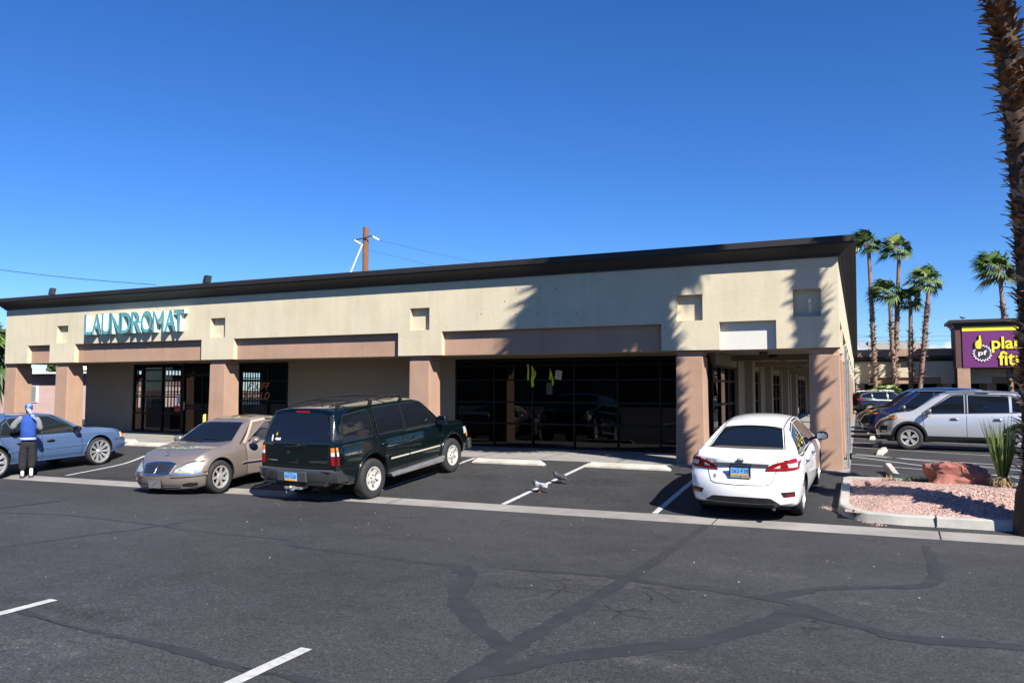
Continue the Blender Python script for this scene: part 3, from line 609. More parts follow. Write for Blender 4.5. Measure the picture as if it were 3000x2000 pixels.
# boulder
def rock(name, c, dim, seed, mat, lab, cat='boulder', sub=4, amp=.25, cut=None):
    bm = bmesh.new(); bmesh.ops.create_icosphere(bm, subdivisions=sub, radius=1)
    for v in bm.verts:
        p = v.co.copy()
        p = Vector([math.copysign(abs(t)**.62, t) for t in p])
        n = noise.fractal(p*1.1 + Vector((seed, 0, 0)), 1, 2.2, 5) * amp + noise.noise(p*.9 + Vector((0, seed, 0)))*amp
        f = noise.cell(p*1.6 + Vector((seed, seed, 0)))*.09
        p *= (1 + n + f)
        v.co = Vector((p.x*dim[0], p.y*dim[1], p.z*dim[2]))
    me = bpy.data.meshes.new(name); bm.to_mesh(me); bm.free(); me.materials.append(mat)
    me.polygons.foreach_set('use_smooth', [True]*len(me.polygons)); me.set_sharp_from_angle(angle=R(28))
    o = link(bpy.data.objects.new(name, me)); o.location = c; return tag(o, lab, cat)
REDROCK = M('red_sandstone', (.27, .105, .078), .92, var=.35, vs=3.5, bump=.8, bs=14)
b = rock('boulder', (1.60, 15.95, .16), (.46, .30, .29), 3.1, REDROCK, 'large red sandstone boulder sitting on the pink gravel island'); b.rotation_euler = (0, R(4), R(8))
r = rock('rock', (.12, 15.5, .05), (.055, .05, .045), 8.2, M('mauve_rock', (.25, .13, .115), .9, var=.2, vs=9), 'small mauve cube shaped stone near the island kerb end', 'rock', 2, .1)
# wheel stops
def wheel_stop(x, y, rz, lab, ln=1.83, tilt=(0, 0), z=None, grp='concrete wheel stops'):
    m = MB(); h, w0, w1, c = .125, .085, .05, .13
    def sec(u, s): return [(u, -w0*s - .0, 0), (u, -w0*s, .05), (u, -w1*s, h), (u, w1*s, h), (u, w0*s, .05), (u, w0*s, 0)]
    vs = []
    for u, hh in ((-ln/2, .35), (-ln/2+c, 1), (0, 1), (ln/2-c, 1), (ln/2, .35)): vs += [(a, b, zc*hh if zc > .06 else zc*min(1, hh*2)) for a, b, zc in sec(u, 1)]
    fs = [(0, 1, 2, 3, 4, 5)[::-1], tuple(24+i for i in range(6))]
    for i in range(4):
        for k in range(6): fs.append((i*6+k, i*6+(k+1) % 6, (i+1)*6+(k+1) % 6, (i+1)*6+k))
    m.add(vs, fs); o = m.build('wheel_stop', CONCW); bevel(o, .008, 1)
    o.location = (x, y, (terr(x, y) if z is None else z)-.004); o.rotation_euler = (tilt[0], tilt[1], rz); return tag(o, lab, 'wheel stop', grp)
wheel_stop(-7.78, 16.95, R(1), 'weathered concrete wheel stop in the empty stall right of the dark suv', 1.9)
wheel_stop(-4.83, 17.03, R(0), 'weathered concrete wheel stop in the empty stall left of the white sedan', 1.98)
wheel_stop(-20.0, 17.0, R(2), 'pale wheel stop between the blue car and the gold sedan', 2.0)
wheel_stop(-22.3, 17.55, R(3), 'pale wheel stop partly behind the front of the blue car', 2.0)
wheel_stop(.60, 17.5, R(96), 'broken concrete wheel stop tipped up beside the weeds', 1.5, (R(0), R(-6)), .02)
wheel_stop(.56, 23.6, R(84), 'concrete wheel stop end on just behind the silver suv stall line', 1.7, z=0)
wheel_stop(.52, 26.6, R(84), 'concrete wheel stop at the nose of the silver suv', 1.7, z=0)
wheel_stop(.47, 30.4, R(84), 'concrete wheel stop at the nose of the dark blue suv', 1.7, z=0)
wheel_stop(.45, 34.6, R(84), 'concrete wheel stop beyond the dark blue suv near the black sedan', 1.7, z=0)
# ------------------------------------------------------------------ plants
def blade(mb, base, tip, w, sag=.0, side=None, n=4, mi=0, fold=.0):
    a, b = Vector(base), Vector(tip); d = b - a; s = side or d.cross(Vector((0, 0, 1)))
    if s.length < 1e-4: s = Vector((1, 0, 0))
    s.normalize(); rows = []
    for i in range(n+1):
        t = i/n; p = a + d*t - Vector((0, 0, sag*t*t)); ww = w*(1-t**1.6)+.001
        rows.append([p - s*ww, p + s*ww])
    mb.grid(rows, mi)
GREEN = M('sotol_green', (.14, .20, .045), .6, var=.4, vs=5); STRAW = M('dry_straw', (.30, .22, .11), .9, var=.3, vs=8)
t = thing('sotol_plant', 'spiky upright green sotol with a straw base beside the palm trunk', 'plant', (2.22, 15.5, isl(2.22, 15.5)))
m = MB()
for i in range(170):
    a = rnd.random()*6.28; k = rnd.random(); l = rnd.uniform(.75, 1.12); sp = k*.30
    bx = Vector((.05*math.cos(a), .05*math.sin(a), .12)); blade(m, bx, bx + Vector((math.cos(a)*sp*l, math.sin(a)*sp*l, l*math.sqrt(1-sp*sp))), rnd.uniform(.006, .011), 0, Vector((math.sin(a+.8), -math.cos(a+.8), 0)), 4)
m.build('leaves', GREEN, t, fix=False)
m = MB(); m.sphere((0, 0, .08), (.13, .13, .12), 12, 8)
for i in range(220):
    a = rnd.random()*6.28; e = rnd.uniform(-.4, 1); bx = Vector((.11*math.cos(a), .11*math.sin(a), .02+.17*rnd.random())); blade(m, bx, bx + Vector((math.cos(a)*.14, math.sin(a)*.14, -.02+.05*e)), .008, .05)
m.build('straw_base', STRAW, t, fix=False)
m = MB(); WEED = M('weed_green', (.07, .13, .03), .8, var=.4, vs=9)
for i in range(420):
    x = 1.0 + rnd.gauss(0, .17); y = 16.25 + rnd.gauss(0, .08); z = isl(x, y); a = rnd.random()*6.28; l = rnd.uniform(.04, .16); blade(m, (x, y, z), (x+math.cos(a)*l*.7, y+math.sin(a)*l*.7, z+l), .004, .02)
tag(m.build('weeds', WEED, fix=False), 'low green weeds growing at the kerb by the broken wheel stop', 'weeds', kind='stuff')
m = MB()
for i in range(90):
    x = .52 + rnd.gauss(0, .05); y = 16.15 + rnd.gauss(0, .05); z = isl(x, y); a = rnd.random()*6.28; l = rnd.uniform(.06, .22); blade(m, (x, y, z), (x+math.cos(a)*l*.6, y+math.sin(a)*l*.6, z+l*.8), .006, .03)
tag(m.build('dry_tuft', STRAW, fix=False), 'dry straw coloured grass tuft on the gravel', 'dry plant')
# palms --------------------------------------------------------------------
BOOT = [M('palm_boot_brown', (.13, .065, .032), .9, var=.5, vs=12), M('palm_boot_tan', (.26, .145, .07), .85, var=.4, vs=12), M('palm_boot_grey', (.28, .25, .21), .8, var=.3, vs=12)]
BARK = M('palm_bark', (.055, .034, .022), .95, var=.4, vs=14, bump=1.0, bs=18, stretch=(1, 1, .25)); BARKL = M('palm_bark_light', (.20, .135, .10), .9, var=.3, vs=8, bump=.6, bs=20, stretch=(.3, .3, 3))
FROND = [M('frond_green', (.075, .135, .032), .55, var=.3, vs=2), M('frond_light', (.16, .21, .06), .55, var=.3, vs=2), M('frond_dark', (.035, .075, .022), .6, var=.3, vs=2)]
def trunk_part(t, path, rad, boots, b0, b1, size, seed, name='trunk', bare=BARK):
    """path: fn z->(x,y); boots between heights b0..b1 stick out of the trunk as one ragged surface"""
    rr = random.Random(seed); z1 = path['h']; f = path['f']; m = MB()
    zs = split(-.2, z1, max(8, int(z1/.35))); m.tube([(*f(z), z) for z in zs], [rad(z)*(1+.05*noise.noise(Vector((z*2, seed, 0)))) for z in zs], 16, 0)
    for i in range(boots):
        z = lerp(b0, b1, (i + rr.random())/boots); a = rr.random()*6.2832; c = Vector((*f(z), z)); ra = rad(z)*.93
        o = Vector((math.cos(a), math.sin(a), 0)); s = Vector((-o.y, o.x, 0)); w = size*rr.uniform(.22, .60); L = size*rr.choice((.5, .7, .8, .9, 1, 1.1, 1.3, 1.7))*rr.uniform(.8, 1.2); up = rr.uniform(.2, 2.2); tw = rr.gauss(0, .55)
        if rr.random() < .06: L *= 1.6; up *= .4
        tip = (o*1.0 + Vector((0, 0, up)) + s*tw).normalized(); rows = []
        for k in range(5):
            q = k/4; p = c + o*ra + tip*(L*q) + o*(.12*L*q*q) - Vector((0, 0, .18*L*q*q)); ww = w*(1-.62*q)
            if k == 4: ww *= .55
            d = tip.cross(s).normalized()*(.16*w)
            rows.append([p - s*ww, p + d*(1 if k < 4 else .2), p + s*ww])
        m.grid(rows, rr.choice((1, 1, 1, 2, 2, 3)))
    return m.build(name, [bare] + BOOT, t, smooth=55, fix=False)
def fan_leaf(m, base, dirv, L, wdt, rr, mi, wind=(0, 0, 0)):
    d = Vector(dirv).normalized(); pet = L*.42; hub = Vector(base) + d*pet + Vector(wind)*.25*L
    s = d.cross(Vector((0, 0, 1)))
    if s.length < .05: s = Vector((1, 0, 0))
    s.normalize(); u = s.cross(d).normalized(); roll = rr.uniform(-.7, .7); s, u = s*math.cos(roll)+u*math.sin(roll), u*math.cos(roll)-s*math.sin(roll)
    m.tube([base, Vector(base) + d*pet*.55 + Vector(wind)*.05*L, hub], [.022, .016, .012], 4, 3, False)
    n = 15
    for i in range(n):
        a = (i/(n-1)-.5)*2*1.45; dd = (d*math.cos(a) + s*math.sin(a)); ll = L*.68*(.72+.28*math.cos(a))*rr.uniform(.85, 1.1)
        tip = hub + dd*ll + Vector(wind)*ll*.75 + Vector((0, 0, -.30*ll)) + u*rr.uniform(-.06, .06)*L; mid = hub + dd*ll*.55 + Vector(wind)*ll*.2 + u*(.05*L)
        sd = (d*-math.sin(a) + s*math.cos(a))*wdt
        b = len(m.v); m.v += [tuple(hub-sd*.3), tuple(hub+sd*.3), tuple(mid+sd), tuple(mid-sd), tuple(tip)]
        m.f += [(b, b+1, b+2, b+3), (b+3, b+2, b+4)]; m.m += [mi, mi]
def crown_part(t, c, n, L, seed, wind=(0, 0, 0), name='crown', lo=-.55):
    rr = random.Random(seed); m = MB()
    for i in range(n):
        a = i*2.39996 + rr.gauss(0, .3); e = lerp(1.25, lo, (i+rr.random())/n); d = (math.cos(a)*math.cos(e), math.sin(a)*math.cos(e), math.sin(e))
        q = Vector((c[0], c[1], c[2] + .12*e)); fan_leaf(m, q, d, L*rr.uniform(.85, 1.15), L*.05, rr, 0 if e > .3 and rr.random() < .5 else rr.choice((0, 1, 2, 2)) if e > -.2 else rr.choice((0, 2, 2)), wind)
    o = m.build(name, FROND + [STRAW], t, fix=False); return o
def palm(base, top, r0, r1, boots, b0, b1, size, fronds, L, seed, lab, grp=None, wind=(-.35, .05, 0), bend=0, neck=None, bare=BARK, lo=-.55):
    t = thing('palm_tree', lab, 'palm tree', base, 0, grp); h = top[2]-base[2]; dx, dy = top[0]-base[0], top[1]-base[1]
    f = lambda z: (dx*max(0, z/h)**(bend or 1), dy*(z/h))
    rad = neck or (lambda z: lerp(r0, r1, max(0, z/h)))
    trunk_part(t, {'h': h, 'f': f}, rad, boots, b0*h, b1*h, size, seed, bare=bare)
    if fronds: crown_part(t, (dx, dy, h), fronds, L, seed+50, wind, lo=lo)
    return t
zI = isl(2.35, 13.75)
palm((2.42, 13.42, isl(2.4, 13.6)-.08), (1.52, 13.35, 10.7), .36, .30, 2300, .06, .97, .13, 110, 1.85, 11, 'tall palm with a shaggy brown trunk standing on the gravel island', 'palms on the planted island', (-.6, .0, .12), bend=3.2, neck=lambda z: lerp(.25, .16, min(1, z/7)) if z > .62 else lerp(.40, .34, max(0, z/.62)), lo=-.45)
palm((4.5, 13.9, isl(4.5, 13.9)), (4.45, 13.9, 16.5), .20, .17, 700, .03, .97, .17, 40, 1.7, 12, 'tall thin palm outside the picture whose trunk shadow falls on the corner', 'palms on the planted island', (-.4, 0, 0), neck=lambda z: .165)
G = 'slender palms in front of the far shop wing'
def nk(h, zb, rb, rn): return lambda z: rb if z < zb else rn
for (bx, by, tx, tz, zb, fr, L, sd, lab) in ((1.45, 74.5, 1.15, 14.6, 10.8, 24, 1.55, 21, 'tall thin palm nearest the cornice corner, second tallest trunk leaning left'),
        (2.8, 74.7, 3.6, 14.0, 10.7, 24, 1.55, 22, 'tall thin palm rising above the short palms with windswept crown'),
        (2.95, 74.3, 2.7, 10.2, 7.7, 24, 1.5, 23, 'short palm with a drooping crown behind the tall middle trunk'),
        (4.15, 74.8, 4.35, 9.4, 6.9, 22, 1.45, 24, 'short palm with a bare upper trunk between its two taller neighbours'),
        (4.65, 74.2, 5.8, 10.9, 9.3, 26, 1.7, 25, 'thick palm leaning right with its shaggy trunk bare only at the foot'),
        (11.6, 74.5, 11.0, 11.7, 9.0, 28, 1.9, 26, 'far palm whose crown shows beside the big shaggy trunk')):
    h = tz; palm((bx, by, 0), (tx, by, tz), .3, .2, int(zb*26), .10 if sd != 25 else .22, zb/h, .24, fr, L, sd, lab, G, (-.4, 0, .0), neck=(lambda zb: (lambda z: .19 if z < zb else .16))(zb), bare=BARKL)
t = thing('fan_palm', 'low young fan palm with bright green leaves at the foot of the palms', 'palm', (2.3, 73.6, .9)); m = MB(); rr = random.Random(3)
for i in range(20): a = rr.random()*6.28; e = rr.uniform(.1, 1.2); fan_leaf(m, (rr.gauss(0, .25), 0, 0), (math.cos(a)*math.cos(e), math.sin(a)*math.cos(e), math.sin(e)), 1.7, .06, rr, rr.choice((0, 1, 1)))
m.build('leaves', FROND+[STRAW], t, fix=False); m = MB(); m.lathe([(.18, -.9), (.15, 0), (0, .1)], 10); m.build('stem', BARK, t)
# ------------------------------------------------------------------ far wing with the gym tower
wing = thing('gym_building', 'far shop wing with cream fascia, terracotta bands and a brown tower', 'building', (0, 76, 0))
mb = MB(); holed(mb, 'y', 0, -.3, 40, 2.3, 4.3, [(1.0, 6.6, 2.3, 2.85), (10.4, 14, 2.3, 2.85)], .2); mb.quad((-.3, 0, 2.3), (40, 0, 2.3), (40, 3, 2.3), (-.3, 3, 2.3)); mb.box(-.3, 40, 3, 3.2, 0, 2.6); mb.build('wall', STUCCO, wing)
for a, b in ((1.0, 6.6), (10.4, 14)): m = MB(); m.quad((a, .2, 2.3), (b, .2, 2.3), (b, .2, 2.85), (a, .2, 2.85)); m.build('recessed_panel', PINK, wing)
m = MB(); m.prism([(0, 4.25), (-.1, 4.3), (-.35, 4.5), (-.4, 4.72), (0, 4.72)], -.3, 40, axis='x'); m.build('cornice', CORN, wing)
m = MB(); m.box(-.3, 40, .6, 8, 4.5, 5.4); m.build('parapet', PINK, wing)
for x in (-.2, 6.7, 10, 14.2): m = MB(); m.box(x, x+.7, .1, .8, 0, 2.3); m.build('pillar', PINK, wing)
m = MB(); m.box(.6, 6.5, 2.93, 2.99, .05, 2.28); m.box(7.6, 9.8, 2.93, 2.99, .05, 2.28); m.box(10.8, 14, 2.93, 2.99, .05, 2.28); m.build('shop_window', glass('far_glass', (.02, .02, .025), .5), wing)
PURP = M('purple_paint', (.115, .012, .115), .7, var=.08, vs=1); YEL = M('sign_yellow', (.78, .60, .03), .6); BRN = M('tower_brown', (.085, .042, .034), .85, var=.1, vs=1)
m = MB(); m.box(7.55, 16.4, -2.3, 1, 3.6, 7.0); m.box(7.6, 8.3, -2.25, -1.5, 0, 3.6); m.box(15.6, 16.35, -2.25, -1.5, 0, 3.6); m.box(7.62, 8.2, -1.5, .5, 2.3, 3.6); m.build('tower', BRN, wing)
m = MB(); m.box(7.62, 8.55, -2.33, -2.30, 0, 3.58); m.build('pillar', PINK, wing)
m = MB(); m.box(8.05, 16.2, -2.38, -2.3, 3.62, 6.62); m.build('sign_band', PURP, wing)
m = MB(); m.box(8.05, 16.2, -2.40, -2.3, 6.65, 7.02); m.build('yellow_band', YEL, wing)
m = MB(); b = (7.55, 16.4, -2.3, 1)
for e, z0, z1 in ((.08, 6.98, 7.2), (.22, 7.2, 7.35), (.45, 7.35, 7.6)): m.box(b[0]-e, b[1]+e, b[2]-e, b[3]+e, z0, z1)
m.build('cornice', CORN, wing)
gs = thing('gym_sign', 'yellow lettering and round gear emblem with a raised thumb on the purple tower', 'sign', (9.45, 73.58, 4.85))
m = MB(); n = 18; pr = []
for i in range(n*4):
    a = 2*math.pi*i/(n*4); rr_ = (.62 if i % 4 in (0, 1) else .53); pr.append((math.cos(a)*rr_, math.sin(a)*rr_*1.0 - .05))
m.prism(pr, -.02, .02, axis='y'); m.build('gear', BLK, gs)
def ring(m, r0, r1, y, n=40, cz=-.05, mi=0):
    for i in range(n):
        a, b = 2*math.pi*i/n, 2*math.pi*(i+1)/n; m.quad((r0*math.cos(a), y, r0*math.sin(a)+cz), (r1*math.cos(a), y, r1*math.sin(a)+cz), (r1*math.cos(b), y, r1*math.sin(b)+cz), (r0*math.cos(b), y, r0*math.sin(b)+cz), mi)
SW = M('sign_white', (.8, .8, .8), .5)
m = MB(); pr2 = [(x*1.13, z*1.13) for x, z in pr]; N_ = len(pr)
for i in range(N_): j = (i+1) % N_; m.quad((pr[i][0], -.025, pr[i][1]), (pr2[i][0], -.025, pr2[i][1]), (pr2[j][0], -.025, pr2[j][1]), (pr[j][0], -.025, pr[j][1]))
m.build('gear_outline', SW, gs); m = MB(); ring(m, .40, .44, -.026); m.build('inner_ring', PURP, gs)
v, f = fit_text('pf', .62, .5, size=1, off=.015); m = MB(); m.add([(p.x+.02, -.03, p.y-.08) for p in v], f); m.build('lettering', SW, gs)
def hand_prism(pts, y0, y1, mt): m = MB(); m.prism(pts, y0, y1, axis='y'); return m.build('thumb_emblem', mt, gs)
hand_prism([(-.42, .28), (-.08, .25), (0, .6), (.0, 1.0), (-.06, 1.46), (-.16, 1.50), (-.24, 1.42), (-.26, 1.12), (-.36, 1.02), (-.5, .92), (-.56, .7), (-.54, .45)], -.07, -.03, BLK)
hand_prism([(-.40, .32), (-.12, .3), (-.05, .62), (-.05, 1.0), (-.10, 1.40), (-.17, 1.43), (-.21, 1.38), (-.22, 1.08), (-.34, .98), (-.46, .88), (-.5, .68), (-.48, .48)], -.09, -.07, YEL)
m = MB()
for z in (.48, .62, .76): m.box(-.47, -.24, -.095, -.091, z, z+.02)
m.build('finger_line', BLK, gs)
for s, x, z, wd, ht in (('planet', 2.35, .62, 3.4, 1.35), ('fitness', 2.9, -.5, 3.6, 1.2)):
    v, f = fit_text(s, wd, ht, size=1, off=.05); m = MB(); m.add([(p.x+x, -.02, p.y+z) for p in v], f); m.build('letter_shadow', BLK, gs)
    v, f = fit_text(s, wd*.985, ht*.97, size=1, off=.02); m = MB(); m.add([(p.x+x, -.06, p.y+z) for p in v], f); m.build('lettering', YEL, gs)
# roof plant on the far wing
m = MB(); m.box(1.3, 6.2, 82, 84, 5.3, 6.35); m.box(1.0, 1.5, 82, 83, 5.3, 6.5); t = m.build('roof_plant', M('hvac_grey', (.34, .33, .31), .7, var=.1, vs=2)); tag(t, 'grey air conditioning unit on the roof of the far wing', 'roof unit')
m = MB(); m.quad((.2, 81.9, 5.75), (1.2, 81.9, 5.75), (1.15, 82.3, 6.45), (.0, 82.3, 6.45)); m.build('hood', STEEL, t)
m = MB(); m.box(2.9, 3.2, 81.97, 82, 5.6, 6.0); m.box(4.6, 4.8, 81.97, 82, 5.7, 5.9); m.build('vent', WHITE, t)
for z, zz in ((8.1, 8.3), (7.5, 7.6)): wire('power_line', (-10, 130, z+2), (60, 130, zz+2), .5, .02, f'thin far wire above the wing roof, the {"upper" if z > 8 else "lower"} of the two')
# ------------------------------------------------------------------ neighbours on the left
HP = M('pink_house_paint', (.52, .36, .32), .9, var=.06, vs=2, bump=.3, bs=20); HB = M('house_board', (.20, .12, .115), .85, var=.1, vs=2, stretch=(6, 6, 1))
hs = thing('pink_house', 'pale pink low house with a white roof behind the left pillars', 'house', (-45, 30, 0))
m = MB(); m.box(-14, 5.5, 0, 8, -.3, 1.93); m.build('wall', HP, hs); m = MB(); m.box(-14, 5.5, .02, .1, 1.93, 2.62); m.box(5.4, 5.55, .1, 8, 1.93, 2.62); m.build('gable_board', HB, hs)
m = MB(); m.box(-14.4, 5.9, -.5, 8.4, 2.62, 2.72); m.build('roof', M('white_roof', (.72, .72, .72), .6), hs)
m = MB(); m.box(-.62, .2, -.05, .02, .94, 1.93); w_ = m.build('window', WHITE, hs); m = MB(); m.box(-.56, .06, -.07, -.05, 1.0, 1.9); m.build('pane', M('blind_grey', (.22, .23, .21), .6, var=.35, vs=1, stretch=(.1, .1, 9)), w_)
m = MB(); m.box(1.35, 1.5, 2, 2.15, 2.9, 3.45); m.box(1.8, 1.9, 2, 2.1, 2.9, 3.3); m.build('roof_pipe', WHITE, hs)
m = MB(); m.box(-31, -29.05, 27.9, 28.1, -.3, .35); tag(m.build('garden_wall', CONC), 'low grey block wall beside the shop end wall', 'wall')
def tree(name, lab, base, h, cr, cc, n, seed, mats, leaf=.16, trunk=True, cat='tree'):
    rr = random.Random(seed); t = thing(name, lab, cat, base); m = MB(); m.tube([(0, 0, -.2), (.1, 0, h*.3), (0, .1, h*.6)], [.22, .17, .08], 8)
    for i in range(7):
        a = rr.random()*6.28; m.tube([(0, .05, h*.4), (math.cos(a)*cr[0]*.4, math.sin(a)*cr[1]*.4, cc-.1), (math.cos(a)*cr[0]*.75, math.sin(a)*cr[1]*.75, cc+cr[2]*.4)], [.08, .05, .02], 5)
    m.build('trunk', BARK, t, 50); m = MB(); cl = []
    for i in range(26):
        d = Vector((rr.gauss(0, 1), rr.gauss(0, 1), rr.gauss(0, 1))).normalized()*rr.uniform(.35, .95); cl.append((d.x*cr[0], d.y*cr[1], cc + d.z*cr[2], rr.uniform(.22, .42)))
    for i in range(n):
        c = rr.choice(cl); d = Vector((rr.gauss(0, 1), rr.gauss(0, 1), rr.gauss(0, .8))); d *= c[3]*min(cr)*.62/ max(.6, d.length**.5); p = Vector((c[0], c[1], c[2])) + d
        u = Vector((rr.gauss(0, 1), rr.gauss(0, 1), rr.gauss(0, 1))).normalized(); s = u.orthogonal().normalized(); l = leaf*rr.uniform(.6, 1.3)
        m.quad(p - s*l*.4, p + u*l*.8, p + s*l*.4, p - u*l*.8, rr.choice((0, 0, 1, 2)))
    m.build('crown', mats, t, fix=False); return t
LEAF = [M('leaf_mid', (.06, .095, .025), .7, var=.3, vs=3), M('leaf_light', (.11, .14, .04), .7, var=.3, vs=3), M('leaf_dark', (.025, .05, .015), .7, var=.3, vs=3)]
tree('tree', 'dark green bushy tree behind the roof of the pink house', (-62, 46, 0), 5, (4.5, 3.5, 1.7), 4.3, 5200, 41, LEAF, .3)
tree('tree', 'dark green tree far left behind the shop end', (-74, 44, 0), 6, (4.5, 4, 2.2), 5.0, 4200, 42, LEAF, .32)
t = thing('palm_tree', 'shaggy low palm at the left edge of the picture behind the building end', 'palm tree', (-39.6, 23.6, -.1)); rr = random.Random(9)
trunk_part(t, {'h': 3.3, 'f': lambda z: (0, 0)}, lambda z: .3, 130, .2, 3.2, .4, 31); crown_part(t, (0, 0, 3.4), 60, 1.9, 77, (0, 0, 0), lo=-1.2)
# shop row across the lot behind the camera, seen only as a reflection in the dark glass
op = thing('strip_mall', 'low dark red and tan shop row across the lot, mirrored in the dark shop glass', 'building', (0, -38, .0))
m = MB(); m.box(-90, 60, -6, 0, -.2, 5.4); m.build('wall', M('opposite_wall', (.24, .17, .12), .9, var=.2, vs=.15), op); m = MB(); m.box(-60, -8, .0, .15, 2.9, 4.8); m.build('fascia', M('opposite_red', (.14, .03, .03), .8), op)
m = MB()
for i in range(14): x = -84 + i*10; m.box(x, x+7, .02, .06, .1, 2.6)
m.build('shop_window', M('opposite_window', (.015, .017, .02), .15), op)
# ------------------------------------------------------------------ vehicles
def paint(name, c, metal=0, rough=.35, coat=1): return M(name, c, rough, metal=metal, coat=coat, spec=.25)
CABIN = M('cabin_trim', (.055, .045, .04), .85)
class Car:
    def __init__(s, name, label, sp, pm, cat='car', group=None):
        s.sp = sp; s.pm = pm; s.root = thing(name, label, cat, group=group); L = sp['L']; N = sp.get('N', 96); h = L/2
        top, belt, wf, zb = pch(sp['top']), pch(sp['belt']), pch(sp['w']), pch(sp['zb']); tum = sp.get('tum', .42); W = max(p[1] for p in sp['w'])
        xs = []
        for i in range(N+1):
            u = -1 + 2*i/N; xs.append(h*(u*.75 + .25*math.sin(u*math.pi/2)))
        sf, sr = pch(sp['nose']), pch(sp['tail']); cf, cr = sp.get('cf', .25), sp.get('cr', .15); xf, xr = sp.get('xf', h-.75), sp.get('xr', -h+.6)
        prof = pch(sp.get('side', [(0, .955), (.18, .985), (.5, 1.0), (.75, .99), (.93, .965), (1, .945)])); roofn = sp.get('crown', 2.3)
        def wgtf(x): return max(0, (x-xf)/(h-xf))**2 if x > xf else 0
        def wgtr(x): return max(0, (xr-x)/(xr+h))**2 if x < xr else 0
        def warp(x, y, z, a, b): return (x - a*(sf(z) + cf*(abs(y)/W)**2.4) + b*(sr(z) + cr*(abs(y)/W)**2.6), y, z)
        def section(x):
            ww, b0, bl, zt = wf(x), zb(x), belt(x), top(x); P = [(0, b0), (ww*.55, b0), (ww*.86, b0), (ww*.935, b0+.025)]
            z0 = b0 + .06
            for t in (0, .12, .25, .38, .5, .62, .74, .84, .92, 1): P.append((ww*prof(t), lerp(z0, bl-.035, t)))
            ws = ww*prof(1); hh = zt-bl
            P.append((ws-.018, bl-.008)); ze = bl + max(.005, hh)*.90; we = max(.12, ws - .055 - tum*max(0, ze-bl))
            a0 = ws-.04
            for t in (0, .15, .35, .55, .75, .9, 1): P.append((lerp(a0, we, t) + .028*math.sin(math.pi*t)*min(1, max(0, hh)/.4), lerp(bl+.003, ze, t)))
            for t in (.06, .14, .26, .42, .6, .8, 1): P.append((we*(1-t), ze + (zt-ze)*(1-(1-t)**roofn)))
            return P
        mb = MB(); secs = [section(x) for x in xs]; n = len(secs[0])
        for sg in (1, -1):
            mb.grid([[warp(x, sg*y, z, wgtf(x), wgtr(x)) for y, z in S] for x, S in zip(xs, secs)])
        for x, S, a, b in ((xs[-1], secs[-1], 1, 0), (xs[0], secs[0], 0, 1)):
            rows = [[warp(x, lerp(-y, y, k/14), z, a, b) for k in range(15)] for y, z in S]; mb.grid(rows)
        me = mb.mesh('body', [pm, BLKG], None, weld=True); s.bvh = BVHTree.FromPolygons([v.co.copy() for v in me.vertices], [tuple(p.vertices) for p in me.polygons])
        o = link(bpy.data.objects.new('body', me), s.root); cut = MB(); ra = sp['ra']
        for ax in sp['axles']:
            for sg in (1, -1):
                y0, y1 = (W-.30, W+.3) if sg > 0 else (-W-.3, -W+.30)
                k = 40; cz = sp['r']+sp.get('az', .01); ring = [(ax+ra*math.cos(2*math.pi*i/k), cz+ra*math.sin(2*math.pi*i/k)) for i in range(k)]
                cut.prism([(a, c) for a, c in ring], y0, y1, 1, axis='y')
        co_ = cut.build('cutter', [pm, BLKG]); extra = []
        if False:
            for kind, poly, y in sp['cabin']:
                q = MB()
                if kind == 'T': q.prism(poly, y, 2.2, 2)
                else: q.prism(poly, -y, y, 2, axis='y')
                e = q.build('cutter', [pm, BLKG, CABIN]); extra.append(e)
            o.data.materials.append(CABIN)
        md = o.modifiers.new('arch', 'BOOLEAN'); md.operation = 'DIFFERENCE'; md.object = co_; md.solver = 'EXACT'; md.use_self = True; md.use_hole_tolerant = True
        for e in extra: k = o.modifiers.new('cabin', 'BOOLEAN'); k.operation = 'DIFFERENCE'; k.object = e; k.solver = 'EXACT'
        dg = bpy.context.evaluated_depsgraph_get(); m2 = bpy.data.meshes.new_from_object(o.evaluated_get(dg)); o.modifiers.clear(); o.data = m2; m2.name = 'body'
        [bpy.data.objects.remove(e) for e in [co_] + extra]; m2.polygons.foreach_set('use_smooth', [True]*len(m2.polygons)); m2.set_sharp_from_angle(angle=R(sp.get('sharp', 48))); s.body = o; s.W = W
    def cast(s, p, q, proj):
        f = {'L': ((p, 4, q), (0, -1, 0)), 'R': ((p, -4, q), (0, 1, 0)), 'T': ((p, q, 4), (0, 0, -1)), 'F': ((5, p, q), (-1, 0, 0)), 'B': ((-5, p, q), (1, 0, 0))}[proj]
        loc, nor, i, d = s.bvh.ray_cast(Vector(f[0]), Vector(f[1]))
        if loc is None:
            g = {'L': (p, s.W, q), 'R': (p, -s.W, q), 'T': (p, q, 1), 'F': (s.sp['L']/2, p, q), 'B': (-s.sp['L']/2, p, q)}[proj]; loc, nor, i, d = s.bvh.find_nearest(Vector(g))
        if nor.dot(Vector(f[1])) > 0: nor = -nor
        return loc, nor
    def on(s, p, q, proj, off):
        l, n = s.cast(p, q, proj); return l + n*off
    def res(s, pts, n):
        P = [Vector(p) for p in pts]; d = [0]
        for a, b in zip(P, P[1:]): d.append(d[-1] + (b-a).length)
        out = []; j = 0
        for i in range(n+1):
            t = d[-1]*i/n
            while j < len(P)-2 and t > d[j+1]: j += 1
            out.append(P[j].lerp(P[j+1], (t-d[j])/max(1e-9, d[j+1]-d[j])))
        return out
